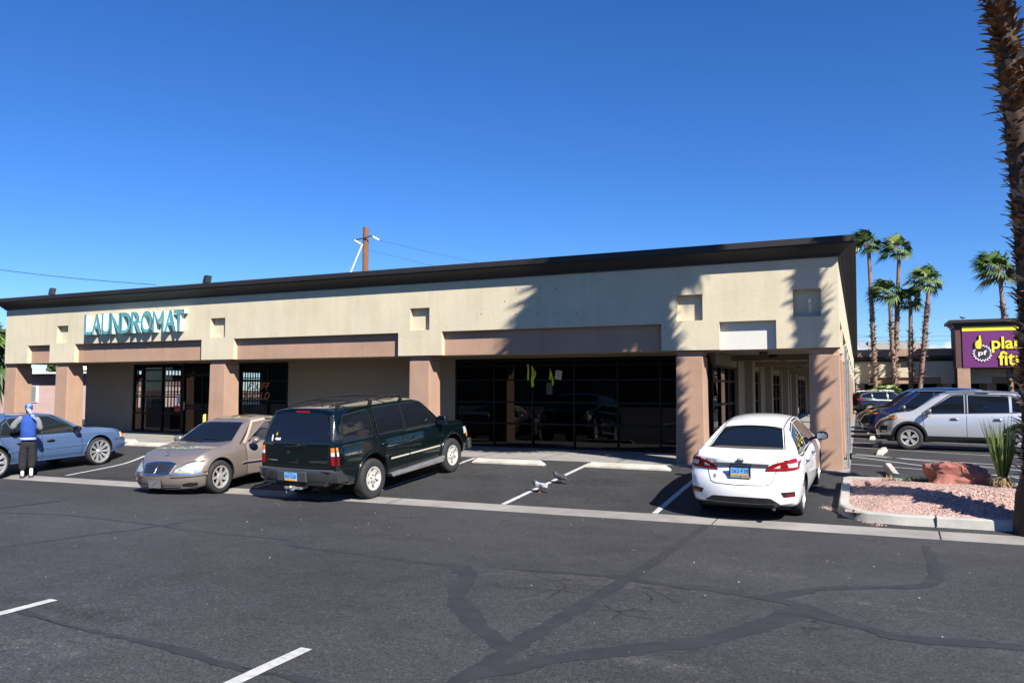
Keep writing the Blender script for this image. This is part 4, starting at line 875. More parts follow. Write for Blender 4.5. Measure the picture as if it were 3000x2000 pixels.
    def patch(s, name, A, B, proj, mat, off=.006, nu=14, nv=8, parent=None, thick=0, smooth=60):
        a, b = s.res(A, nu), s.res(B, nu); mb = MB(); rows = []
        for j in range(nv+1): rows.append([s.on(*a[i].lerp(b[i], j/nv), proj, off) for i in range(nu+1)])
        mb.grid(rows)
        # skirt back to the skin so that the patch has a real edge
        edge = [(rows[0][i], a[i]) for i in range(nu+1)] + [(rows[j][nu], a[nu].lerp(b[nu], j/nv)) for j in range(1, nv+1)] + [(rows[nv][i], b[i]) for i in range(nu-1, -1, -1)] + [(rows[j][0], a[0].lerp(b[0], j/nv)) for j in range(nv-1, 0, -1)]
        edge.append(edge[0]); mb.grid([[e[0] for e in edge], [s.on(e[1].x, e[1].y, proj, -.01) for e in edge]])
        return mb.build(name, mat, parent or s.root, smooth=smooth, weld=True)
    def strip(s, name, pts, w, proj, mat, off=.003, parent=None, n=None, closed=False):
        L = sum((Vector(b)-Vector(a)).length for a, b in zip(pts, pts[1:])); P = s.res(pts, n or max(4, int(L/.05))); mb = MB(); rows = []
        for i, p in enumerate(P):
            t = (P[min(i+1, len(P)-1)] - P[max(i-1, 0)]); t = t.normalized() if t.length > 1e-9 else Vector((1, 0)); q = Vector((-t.y, t.x))*w/2
            rows.append([s.on(*(p-q), proj, off), s.on(*(p+q), proj, off)])
        mb.grid(rows); return mb.build(name, mat, parent or s.root, smooth=60)
    def rail(s, name, pts, r, proj, mat, off=.0, parent=None, sq=1, n=None):
        L = sum((Vector(b)-Vector(a)).length for a, b in zip(pts, pts[1:])); P = s.res(pts, n or max(3, int(L/.06))); mb = MB()
        mb.tube([s.on(p.x, p.y, proj, off) for p in P], r, 8, sq=sq); return mb.build(name, mat, parent or s.root, smooth=50)
    def text(s, body, p, q, w, h, proj, mat, off=.006, parent=None, name='lettering'):
        vs, fs = fit_text(body, w, h, size=1, off=.01); sg = {'B': -1, 'F': 1, 'L': -1, 'R': 1}[proj]; mb = MB()
        mb.add([s.on(p + sg*v.x, q + v.y, proj, off) for v in vs], fs); return mb.build(name, mat, parent or s.root)
    def plate(s, proj, z, code, frame=None, y=0, xo=.02, base=None, top='NEVADA'):
        sg = -1 if proj == 'B' else 1; l, n = s.cast(y, z, proj); x = l.x + sg*xo; PL_ = M('plate_blue', (.17, .40, .72), .4); 
        mb = MB(); mb.box(min(x, x+sg*.008), max(x, x+sg*.008), y-.153, y+.153, z-.077, z+.077); o = mb.build('number_plate', base or PL_, s.root)
        if base is None:
            mb = MB(); X = x + sg*.0095; mb.box(min(X, X-sg*.001), max(X, X-sg*.001), y-.15, y+.15, z-.075, z-.045); mb.build('plate_band', M('plate_orange', (.75, .35, .05), .5, var=.5, vs=12), o)
            for tx, zz, w, h in ((code, .004, .262, .062), (top, .058, .13, .018)):
                vs, fs = fit_text(tx, w, h, size=1, off=.0); mb = MB(); mb.add([(x+sg*.0100, y + sg*v.x, z+zz+v.y) for v in vs], fs); mb.build('lettering', M('plate_ink', (.01, .012, .03), .5), o)
        if frame:
            mb = MB(); X0, X1 = x + sg*.004, x + sg*.016
            for a in ((-.168, .168, -.108, -.072), (-.168, .168, .066, .092), (-.168, -.146, -.08, .08), (.146, .168, -.08, .08)): mb.box(min(X0, X1), max(X0, X1), y+a[0], y+a[1], z+a[2], z+a[3])
            f = mb.build('plate_frame', BLK, o); vs, fs = fit_text(frame, .30, .026, size=1, off=.01); mb = MB(); mb.add([(x+sg*.0175, y + sg*v.x, z-.090+v.y) for v in vs], fs); mb.build('lettering', WHITE, f)
        return o
    def wheels(s, style, width=.21, rim=.22, off=.04, steer=0, rmat=ALLOY, dish=.03):
        r = s.sp['r']
        for ax in s.sp['axles']:
            for sg in (1, -1):
                w = thing_part('wheel', s.root, (ax, sg*(s.W-off-width/2), r)); w.rotation_euler = (0, 0, (steer if ax > 0 else 0) + (0 if sg > 0 else math.pi))
                mb = MB(); hw = width/2
                mb.lathe([(rim-.01, -hw*.9), (rim+.02, -hw*.97), (r*.9, -hw), (r*.97, -hw*.86), (r, -hw*.6), (r, hw*.6), (r*.97, hw*.86), (r*.9, hw), (rim+.02, hw*.97), (rim, hw*.86), (rim-.012, hw*.5)], 40, 'y')
                for k in range(60):
                    a = 2*math.pi*k/60
                    if style == 'offroad':
                        for yy in (-.6, 0, .6): c, q = math.cos(a+yy*.06), math.sin(a+yy*.06); mb.box(0, 0, 0, 0, 0, 0) if 0 else None
                t = mb.build('tyre', RUBBER, w, 40)
                m = MB(); yb = hw*.55
                m.lathe([(rim+.004, hw*.80), (rim+.008, hw*.92), (rim-.014, hw*.94), (rim-.022, hw*.80), (rim-.03, yb-dish), (.02, yb-dish-.02)], 40, 'y', mis=[0, 0, 0, 0, 1])
                yo = hw*.86
                def spoke(a, w0, w1, r0=.05, r1=None, z0=yo-.012, z1=yo, tk=.022, mi=0):
                    r1 = r1 or rim-.012; c, q = math.cos(a), math.sin(a); P = lambda rr, t, y: (c*rr - q*t, y, q*rr + c*t)
                    m.add([P(r0, -w0, z0), P(r0, w0, z0), P(r1, w1, z1), P(r1, -w1, z1), P(r0, -w0, z0-tk), P(r0, w0, z0-tk), P(r1, w1, z1-tk), P(r1, -w1, z1-tk)], [(0, 1, 2, 3), (7, 6, 5, 4), (0, 4, 5, 1), (1, 5, 6, 2), (2, 6, 7, 3), (3, 7, 4, 0)], mi)
                if style == 'five_v':
                    for k in range(5):
                        for d in (-.16, .16): spoke(2*math.pi*k/5 + d*.8 + .3, .018, .02, .045)
                elif style == 'ten':
                    for k in range(5):
                        for d in (-.17, .17): spoke(2*math.pi*k/5 + d + .2, .013, .028, .04)
                elif style == 'seven':
                    for k in range(7): spoke(2*math.pi*k/7, .030, .022, .04)
                    m.lathe([(0, yo+.004), (.075, yo), (.085, yo-.03)], 20, 'y')
                elif style == 'offroad':
                    m.lathe([(.0, yo-.004), (.06, yo-.006), (.11, yo-.016), (rim*.52, yo-.03), (rim*.54, yo-.05)], 30, 'y')
                    for k in range(6): spoke(2*math.pi*k/6, .040, .058, rim*.42, rim-.008, yo-.028, yo-.004, .03)
                    for k in range(6): a = 2*math.pi*k/6 + .3; m.lathe([(0, yo+.004), (.014, yo+.004), (.016, yo-.02)], 8, 'y', (math.cos(a)*.075, 0, math.sin(a)*.075), 1)
                elif style == 'chrome_multi':
                    for k in range(10):
                        for d in (-.085, .085): spoke(2*math.pi*k/10 + d, .012, .016, .04, None, yo-.05, yo)
                    m.lathe([(0, yo-.015), (.05, yo-.02), (.06, yo-.06)], 16, 'y')
                m.lathe([(0, yo+.002), (.032, yo), (.036, yo-.02)], 16, 'y')
                m.build('rim', [rmat, M('brake_dark', (.02, .02, .02), .6)], w, 35)
    def place(s, x, y, head, lx, ly, flatz=None):
        """put the local ground point (lx, ly) at world (x, y), nose along head degrees (clockwise from +Y)"""
        rz = R(90 - head); c, q = math.cos(rz), math.sin(rz); ox, oy = x - (lx*c - ly*q), y - (lx*q + ly*c); f = flatz if flatz is not None else None
        def g(a, b): return f if f is not None else terr(ox + a*c - b*q, oy + a*q + b*c)
        a0, a1 = s.sp['axles'][0], s.sp['axles'][-1]; t = s.W-.15; zf = (g(a1, t)+g(a1, -t))/2; zr = (g(a0, t)+g(a0, -t))/2; zl = (g(a0, t)+g(a1, t))/2; zrr = (g(a0, -t)+g(a1, -t))/2
        pitch = math.atan2(zf-zr, a1-a0); roll = math.atan2(zl-zrr, 2*t); z0 = zr - math.tan(pitch)*a0
        s.root.location = (ox, oy, z0); s.root.rotation_euler = (roll, -pitch, rz)
def thing_part(name, parent, loc):
    o = bpy.data.objects.new(name, None); o.empty_display_size = .1; link(o, parent); o.location = loc; return o
def mirror(car, x, y, z, mat, sz=(.09, .12, .085), sides=(1, -1)):
    for sg in sides:
        m = MB(); m.sphere((0, 0, 0), (1, 1, 1), 16, 10); m.v = [(math.copysign(abs(a)**.75, a)*sz[0]*(1 if a > 0 else .55), math.copysign(abs(b)**.7, b)*sz[1], math.copysign(abs(c)**.7, c)*sz[2]) for a, b, c in m.v]; m.v = [(a + x, sg*(b + y), c + z) for a, b, c in m.v]
        m.tube([(x+.02, sg*(y-sz[1]*.7), z-sz[2]*.5), (x+.06, sg*(y-sz[1]-.12), z-sz[2]*.9)], .025, 8); o = m.build('mirror', mat, car.root, 50)
        q = MB(); q.prism([(-.78, -.7), (.78, -.7), (.85, .6), (-.8, .7)], -.003, .003, axis='x'); q.v = [(a + x - sz[0]*.53, sg*(b*sz[1] + y), c*sz[2] + z) for a, b, c in q.v]; q.build('mirror_glass', M('mirror_glass', (.25, .3, .35), .03, metal=1), o)
def handles(car, xs, z, mat, w=.2):
    for p, s in (('L', 1), ('R', -1)):
        for x in xs:
            m = MB(); l = [car.on(x-w/2, z, p, .004), car.on(x-w*.36, z+.004, p, .032), car.on(x, z+.006, p, .038), car.on(x+w*.36, z+.004, p, .032), car.on(x+w/2, z, p, .004)]; m.tube(l, .016, 8, sq=1.2); m.build('door_handle', mat, car.root, 50)
            car.patch('handle_recess', [(x-w*.42, z-.03), (x+w*.42, z-.03)], [(x-w*.42, z+.03), (x+w*.42, z+.03)], p, BLKG, .002, 6, 3)
def arc(cx, cz, r, a0, a1, n=20): return [(cx+r*math.cos(R(lerp(a0, a1, i/n))), cz+r*math.sin(R(lerp(a0, a1, i/n)))) for i in range(n+1)]
# ---- white sedan, seen from behind
WP = paint('white_car_paint', (.80, .80, .80), 0, .3)
h = 4.625/2
c = Car('parked_car', 'white compact sedan parked nose in beside the corner pillar, seen from behind', dict(L=4.625, axles=(-1.31, 1.38), r=.325, ra=.375,
    top=[(-h, 1.05), (-2.2, 1.085), (-1.95, 1.115), (-1.68, 1.14), (-1.3, 1.27), (-.85, 1.415), (-.45, 1.475), (0, 1.497), (.4, 1.485), (.72, 1.43), (1.15, 1.20), (1.42, 1.02), (1.8, .95), (2.1, .86), (h, .70)],
    belt=[(-h, 1.02), (-1.9, 1.04), (-1.3, 1.0), (-.8, .97), (.5, .93), (1.4, .90), (2.0, .80), (h, .66)], w=[(-h, .80), (-2.0, .855), (-1.3, .885), (0, .885), (1.2, .88), (1.9, .85), (h, .74)], zb=[(-h, .33), (-1.9, .25), (0, .20), (1.9, .22), (h, .24)], tum=.50, crown=2.6,
    nose=[(.2, .06), (.5, 0), (.7, .1), (.9, .3)], tail=[(.2, .10), (.38, .02), (.55, 0), (.72, .03), (.86, .10), (1.0, .085), (1.1, .12)], cf=.35, cr=.27), WP)
# rear window and roof gap
c.patch('rear_window', [(-1.70, -.60), (-1.745, -.3), (-1.755, 0), (-1.745, .3), (-1.70, .60)], [(-.93, -.485), (-.90, -.25), (-.89, 0), (-.90, .25), (-.93, .485)], 'T', CARGLASS, .004, 24, 14)
c.strip('window_seal', [(-1.72, -.625), (-.9, -.505), (.7, -.50)], .018, 'T', BLK); c.strip('window_seal', [(-1.72, .625), (-.9, .505), (.7, .50)], .018, 'T', BLK)
c.strip('window_seal', [(-1.71, -.6), (-1.76, -.3), (-1.77, 0), (-1.76, .3), (-1.71, .6)], .02, 'T', BLK); c.strip('window_seal', [(-.90, -.49), (-.875, 0), (-.90, .49)], .022, 'T', BLK)
c.patch('windscreen', [(.72, -.5), (.76, 0), (.72, .5)], [(1.32, -.66), (1.42, 0), (1.32, .66)], 'T', CARGLASS, .004, 16, 8)
for p in 'LR':
    c.patch('side_window', [(-1.40, 1.03), (-1.2, .99), (-.32, .985)], [(-1.36, 1.05), (-1.0, 1.30), (-.32, 1.395)], p, CARGLASS, .005); c.patch('side_window', [(-.24, .985), (1.0, .965)], [(-.24, 1.40), (.35, 1.385), (1.0, 1.0)], p, CARGLASS, .005)
    c.strip('window_trim', [(-1.44, 1.0), (-1.2, .965), (0, .955), (1.05, .945)], .022, p, BLK); c.strip('window_trim', [(-1.44, 1.01), (-1.02, 1.325), (-.3, 1.425), (.4, 1.41), (1.08, .97)], .03, p, BLK)
    c.strip('panel_gap', [(-.28, .98), (-.28, .5), (-.27, .3)], .010, p, BLKG); c.strip('panel_gap', [(1.02, .94), (1.0, .6), (.93, .3)], .010, p, BLKG); c.strip('panel_gap', [(-1.2, .96), (-1.05, .7), (-.98, .6), (-.93, .32)], .010, p, BLKG)
    sg = 1 if p == 'L' else -1
    # tail lamps wrap from the rear face on to the flank
    c.patch('tail_light', [(sg*.845, .86), (sg*.70, .845), (sg*.5, .845), (sg*.365, .845)], [(sg*.845, 1.035), (sg*.72, 1.02), (sg*.5, .965), (sg*.40, .91)], 'B', REDL, .012, 16, 6)
    c.patch('tail_light', [(-2.10, .87), (-1.92, .90)], [(-2.10, 1.02), (-1.88, 1.03)], p, REDL, .010, 8, 5)
    c.patch('reverse_lens', [(sg*.82, .905), (sg*.71, .90)], [(sg*.82, .965), (sg*.69, .965)], 'B', CLEAR, .017, 6, 4); c.patch('reverse_lens', [(sg*.59, .895), (sg*.50, .893)], [(sg*.595, .935), (sg*.58, .94)], 'B', CLEAR, .017, 6, 3)
    c.patch('bumper_recess', [(sg*.80, .455), (sg*.70, .45), (sg*.64, .45)], [(sg*.80, .535), (sg*.66, .53), (sg*.60, .525)], 'B', BLK, .006, 10, 5); c.patch('reflector', [(sg*.785, .463), (sg*.67, .458)], [(sg*.785, .495), (sg*.66, .49)], 'B', REDL, .014, 8, 3)
    c.patch('headlight', [(1.75, .72), (2.2, .62)], [(1.70, .82), (2.15, .70)], p, CLEAR, .006)
c.patch('rear_diffuser', [(-.58, .34), (0, .34), (.58, .34)], [(-.46, .425), (-.40, .435), (0, .44), (.40, .435), (.46, .425)], 'B', BLK, .008, 20, 5)
c.patch('chrome_bar', [(-.415, .915), (0, .93), (.415, .915)], [(-.435, .962), (0, .975), (.435, .962)], 'B', CHROME, .022, 20, 3)
c.strip('panel_gap', [(-.56, 1.0), (-.54, .85), (-.47, .66), (-.40, .635), (0, .625), (.40, .635), (.47, .66), (.54, .85), (.56, 1.0)], .011, 'B', BLKG)
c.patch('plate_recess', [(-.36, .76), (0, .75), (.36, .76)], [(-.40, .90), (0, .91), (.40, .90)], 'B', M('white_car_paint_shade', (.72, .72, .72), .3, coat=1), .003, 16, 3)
m = MB(); m.box(-2.20, -1.9, -.56, .56, .285, .345); o = m.build('rear_lip', BLK, c.root); bevel(o, .02)
c.plate('B', .845, '262·F38', 'UNITED NISSAN', xo=.062)
c.text('SENTRA', .465, 1.0, .20, .035, 'B', CHROME, .008); c.text('S', .405, .745, .05, .05, 'B', M('badge_dark', (.08, .05, .10), .3), .008)
m = MB(); l, n = c.cast(0, 1.01, 'B'); m2_ = []
for i in range(28):
    a, b = 2*math.pi*i/28, 2*math.pi*(i+1)/28
    if abs(math.sin(a)) < .30 and abs(math.sin(b)) < .30: continue
    q = lambda t, rr: (l.x-.016 + .14*math.sin(t)*rr, rr*1.0*math.cos(t), 1.01 + rr*.9*math.sin(t)); m.add([q(a, .038), q(a, .05), q(b, .05), q(b, .038)], [(0, 1, 2, 3)])
m.box(l.x-.02, l.x-.012, -.058, .058, 1.002, 1.02); m.build('badge', CHROME, c.root)
mirror(c, .93, .96, 1.02, BLK, (.085, .11, .075)); handles(c, (-.95, .02), .83, CHROME, .17)
m = MB(); m.lathe([(.03, -.0), (.03, .14), (.026, .14), (.026, .0)], 12, 'x', (-2.27, -.50, .27)); m.build('exhaust', CHROME, c.root, 40)
m = MB(); m.box(-1.9, 1.9, -.7, .7, .19, .3); m.build('underbody', BLKG, c.root)
c.wheels('five_v', .205, .215, .035, rmat=ALLOY)
YS = M('yellow_decal', (.72, .62, .02), .5); PS = M('purple_decal', (.12, .05, .14), .5); rr = random.Random(4)
m = MB()
for i in range(16):
    x, z = rr.uniform(-1.18, -.5), rr.uniform(1.02, 1.30)
    if z > 1.03 + (x+1.4)*.62 or (x < -.9 and z > 1.2): continue
    a = rr.random()*3; ca, sa = math.cos(a)*.05, math.sin(a)*.03; P = [c.on(x+u*ca-v*.02*sa, z+u*sa+v*.03, 'R', .010) for u, v in ((-1, -.6), (1, -.4), (.7, .7), (-.4, 1))]; m.add(P, [(0, 1, 2, 3)], rr.choice((0, 0, 1)))
m.build('window_decal', [YS, PS], c.root)
c.place(-.862, 13.70, 2.6, -1.31, -.85)
white_car = c
# ---- dark green suv, seen from behind
GP = paint('dark_green_paint', (.0010, .0042, .0044), .0, .22)
h = 5.05/2
c = Car('parked_suv', 'large dark green suv with roof rack parked nose in beside the gold sedan', dict(L=5.05, axles=(-1.335, 1.61), r=.392, ra=.475, az=.03,
    top=[(-h, 1.80), (-2.2, 1.845), (-1.4, 1.875), (-.4, 1.885), (.3, 1.865), (.62, 1.80), (1.0, 1.50), (1.32, 1.245), (1.6, 1.205), (2.1, 1.165), (2.4, 1.12), (h, 1.05)],
    belt=[(-h, 1.20), (1.2, 1.19), (1.5, 1.14), (2.2, 1.08), (h, 1.0)], w=[(-h, .935), (-2.2, .975), (-1, .985), (1.4, .985), (2.1, .965), (h, .90)], zb=[(-h, .52), (-2.2, .44), (-1.8, .36), (1.9, .36), (2.3, .40), (h, .46)], tum=.27, crown=3.0,
    nose=[(.4, .0), (.8, .02), (1.0, .06), (1.2, .14)], tail=[(.4, .10), (.6, .08), (1.1, .085), (1.22, .10), (1.5, .20), (1.8, .345)], cf=.12, cr=.08, xr=-h+.55, side=[(0, .955), (.1, .985), (.3, 1), (.7, .995), (.9, .975), (1, .965)]), GP, 'suv')
c.patch('tail_glass', [(-.80, 1.27), (0, 1.24), (.80, 1.27)], [(-.70, 1.50), (-.645, 1.69), (-.5, 1.745), (0, 1.76), (.5, 1.745), (.645, 1.69), (.70, 1.50)], 'B', CARGLASS, .010, 22, 12)
c.patch('brake_light', [(-.17, 1.765), (.17, 1.765)], [(-.16, 1.80), (.16, 1.80)], 'B', REDL, .012, 10, 2)
for sg, p in ((1, 'L'), (-1, 'R')):
    # louvred black rear pillar panel, tail lamps in three colours
    c.patch('pillar_louvre', [(sg*.905, 1.26), (sg*.825, 1.255)], [(sg*.75, 1.70), (sg*.675, 1.72)], 'B', M('louvre_black', (.016, .018, .02), .25), .012, 6, 14)
    for k in range(13):
        z = 1.29 + k*.031; t = (z-1.21)/.5; y0, y1 = lerp(.915, .75, t), lerp(.83, .675, t); c.rail('louvre', [(sg*(y0-.012), z), (sg*(y1+.012), z)], .008, 'B', M('louvre_grey', (.05, .055, .06), .25), .02, n=3)
    for z0, z1, mt in ((1.06, 1.14, AMBER), (.985, 1.055, CLEAR), (.81, .98, REDL)): c.patch('tail_light', [(sg*.905, z0), (sg*.835, z0)], [(sg*.90, z1), (sg*.83, z1)], 'B', mt, .014, 8, 5)
    for z0, z1, mt in ((1.06, 1.14, AMBER), (.985, 1.055, CLEAR), (.81, .98, REDL)): c.patch('tail_light', [(-2.35, z0), (-2.315, z0)], [(-2.35, z1), (-2.315, z1)], p, mt, .012, 3, 4)
    c.patch('side_window', [(-2.12, 1.235), (-1.25, 1.235)], [(-2.02, 1.60), (-1.95, 1.68), (-1.25, 1.725)], p, CARGLASS, .006); c.patch('side_window', [(-1.03, 1.235), (-.20, 1.235)], [(-1.03, 1.735), (-.20, 1.735)], p, CARGLASS, .006); c.patch('side_window', [(-.08, 1.235), (1.03, 1.225)], [(-.08, 1.735), (.55, 1.72), (1.03, 1.26)], p, CARGLASS, .006)
    for pts in ([(-2.15, 1.22), (-1.22, 1.22), (-1.22, 1.745), (-1.97, 1.70), (-2.06, 1.6), (-2.15, 1.22)], [(-1.06, 1.755), (-1.06, 1.22), (-.17, 1.22), (-.17, 1.755), (-1.06, 1.755)], [(-.11, 1.755), (-.11, 1.22), (1.09, 1.21), (.58, 1.745), (-.11, 1.755)]): c.strip('window_trim', pts, .022, p, BLK, .005)
    for pts in ([(-1.14, 1.78), (-1.14, .95), (-.98, .78), (-.86, .62), (-.84, .40)], [(-.14, 1.78), (-.14, .40)], [(1.10, 1.2), (1.10, .42)], [(-2.37, 1.2), (-2.37, .55)]): c.strip('panel_gap', pts, .012, p, BLKG)
    c.rail('body_moulding', [(-.80, .735), (-.16, .735)], .035, p, GP, .0, sq=1.0); c.rail('body_moulding', [(-.12, .735), (1.04, .735)], .035, p, GP, .0)
    c.strip('moulding_strip', [(-.80, .705), (-.16, .705)], .03, p, M('beige_strip', (.45, .41, .33), .5), .034); c.strip('moulding_strip', [(-.12, .705), (1.04, .705)], .03, p, M('beige_strip', (.45, .41, .33), .5), .034)
    for ax in (-1.335, 1.61): c.rail('arch_flare', arc(ax, .42, .50, -8, 188, 26), .032, p, GP, .004, n=26)
    c.patch('headlight', [(2.2, .82), (2.46, .82)], [(2.2, .98), (2.42, .98)], p, CLEAR, .006); c.patch('side_marker', [(2.36, .74), (2.47, .74)], [(2.36, .81), (2.46, .81)], p, AMBER, .01)
    m = MB(); m.prism([(-.80, .33), (1.10, .33), (1.18, .46), (1.02, .44), (-.70, .40), (-.86, .42)], sg*.90, sg*1.06, axis='y'); o = m.build('running_board', M('running_board_grey', (.14, .14, .145), .5, var=.3, vs=6), c.root); bevel(o, .02)
    m = MB(); pts = [(-1.95, sg*.60, 1.87), (-1.9, sg*.60, 1.905), (-1.2, sg*.605, 1.93), (-.5, sg*.61, 1.94), (.1, sg*.61, 1.925), (.2, sg*.61, 1.87)]; m.tube(pts, .016, 8); 
    for x in (-1.9, -.9, .15): m.box(x-.05, x+.05, sg*.605-.016, sg*.605+.016, 1.82, 1.91)
    m.build('roof_rail', BLK, c.root, 50)
for x in (-1.45, -.35): m = MB(); m.tube([(x, -.6, 1.925), (x, -.3, 1.935), (x, .3, 1.935), (x, .6, 1.925)], .013, 8); m.build('roof_bar', BLK, c.root, 50)
for y in (-.4, -.2, 0, .2, .4): c.rail('roof_slat', [(-1.9, y), (.1, y)], .009, 'T', BLK, .004)
c.patch('windscreen', [(.66, -.62), (.70, 0), (.66, .62)], [(1.26, -.74), (1.32, 0), (1.26, .74)], 'T', CARGLASS, .006)
c.strip('panel_gap', [(-.785, 1.25), (-.785, .78), (0, .775), (.785, .78), (.785, 1.25)], .014, 'B', BLKG); c.strip('panel_gap', [(-.785, 1.235), (0, 1.21), (.785, 1.235)], .014, 'B', BLKG)
c.text('CHEVROLET', -.555, .875, .42, .045, 'B', CHROME, .008); c.strip('badge', [(.73, .87), (.67, .87)], .03, 'B', CHROME, .006); c.strip('badge', [(.65, .87), (.46, .87)], .022, 'B', M('badge_dull', (.3, .3, .3), .4, metal=.6), .006)
c.patch('handle_recess', [(-.06, .83), (.16, .83)], [(-.06, .93), (.16, .93)], 'B', BLK, .008, 8, 4); c.rail('tailgate_handle', [(-.04, .915), (.14, .915)], .018, 'B', GP, .018)
m = MB(); l, n = c.cast(0, 1.16, 'B'); x = l.x; m.lathe([(0, x-.06), (.03, x-.06), (.035, x-.0)], 12, 'x', (0, -.1, 1.17)); m.tube([(x-.05, -.1, 1.17), (x-.055, .05, 1.15), (x-.03, .22, 1.15)], .012, 6); m.tube([(x-.05, -.1, 1.17), (x-.055, -.25, 1.185), (x-.05, -.33, 1.18)], .010, 6); m.build('wiper', BLK, c.root, 50)
m = MB(); m.lathe([(0, x-.02), (.04, x-.02), (.045, x)], 12, 'x', (0, .18, 1.03)); m.build('lock', BLK, c.root)
# rear bumper with step pad
BUMP = M('worn_chrome_bumper', (.20, .205, .215), .25, metal=.9, var=.25, vs=3)
m = MB(); rows = []
for i in range(25):
    y = lerp(-.965, .965, i/24); k = abs(y); xb = -2.56 + .17*k**4; zc = .0 if k > .3 else 0
    rows.append([(xb+.30, y, .71), (xb+.02, y, .715), (xb, y, .69), (xb+.005, y, .56 if k < .99 else .57), (xb+.05, y, .49), (xb+.3, y, .48)])
m.grid(rows); m.v = m.v; 
for rr_ in (rows[0], rows[-1]): m.add(rr_, [tuple(range(6))])
bo = m.build('rear_bumper', BUMP, c.root, 35)
m = MB(); m.box(-2.52, -2.27, -.88, .88, .712, .728); o = m.build('step_pad', M('step_pad', (.05, .05, .052), .6), bo)
m = MB(); m.box(-2.575, -2.44, -.36, .36, .50, .70); o = m.build('plate_pocket', M('plate_pocket', (.10, .10, .105), .4, metal=.6), bo); bevel(o, .02)
m = MB(); m.box(-2.52, -2.3, -.78, .78, .43, .49); o = m.build('bumper_valance', BLK, bo); bevel(o, .02)
m = MB(); m.box(-2.566, -2.55, .50, .56, .58, .64); m.build('camera_hole', BLKG, bo)
q = c.plate('B', .60, '855·G28', None, y=.0, xo=.0); q.location = (-2.584 - (c.cast(0, .60, 'B')[0].x), 0, 0)
m = MB(); m.box(-2.60, -2.2, -.04, .04, .34, .42); m.sphere((-2.6, 0, .40), (.035, .035, .035), 12, 8); m.box(-2.55, -2.35, -.2, .2, .36, .40); m.tube([(-2.5, .2, .36), (-2.5, .2, .27), (-2.5, .12, .25)], .014, 6); m.build('tow_hitch', STEEL, c.root, 40)
m = MB(); m.lathe([(.14, -.45), (.16, -.3), (.16, .3), (.14, .45)], 14, 'y', (-2.0, -.3, .46)); m.build('spare_wheel', RUBBER, c.root, 40)
m = MB(); m.tube([(-1.9, -.62, .40), (-2.12, -.68, .38)], .10, 12, sq=.7); m.build('exhaust', M('rusty_pipe', (.25, .18, .13), .6, var=.4, vs=8), c.root, 40)
DECW = M('sticker_white', (.75, .72, .75), .6); m = MB()
for y, z, w_, h_ in ((.60, 1.285, .025, .02), (.605, 1.325, .017, .02), (.60, 1.25, .02, .025)): m.add([c.on(y + w_*math.cos(2*math.pi*k/12), z + h_*math.sin(2*math.pi*k/12), 'B', .018) for k in range(12)], [tuple(range(12))])
m.add([c.on(a, b, 'B', .018) for a, b in ((.53, 1.27), (.49, 1.295), (.43, 1.285), (.38, 1.30), (.38, 1.25), (.43, 1.255), (.5, 1.25))], [tuple(range(7))]); m.build('sticker', DECW, c.root)
m = MB(); m.add([c.on(a, b, 'B', .019) for a, b in ((.48, 1.25), (.42, 1.25), (.40, 1.237), (.47, 1.237))], [(0, 1, 2, 3)]); m.build('sticker', M('sticker_red', (.5, .03, .05), .5), c.root)
c.text('4', .50, 1.36, .035, .07, 'B', YS, .018, name='painted_number')
mirror(c, 1.02, 1.09, 1.27, GP, (.09, .125, .115)); handles(c, (-.93, .02), 1.02, GP, .19)
m = MB(); m.tube([(1.75, -.8, 1.12), (1.72, -.8, 1.6), (1.70, -.8, 1.98)], .004, 5); m.build('antenna', BLK, c.root)
m = MB(); m.box(-2.2, 2.2, -.72, .72, .34, .5); m.build('underbody', BLKG, c.root)
m = MB(); m.box(2.45, 2.60, -.92, .92, .42, .68); o = m.build('front_bumper', BUMP, c.root); bevel(o, .04, 3)
c.wheels('offroad', .265, .225, -.005, rmat=M('pale_alloy', (.58, .56, .51), .4, metal=.3))
c.place(-8.74, 12.72, 3.0, -1.335, -.98)
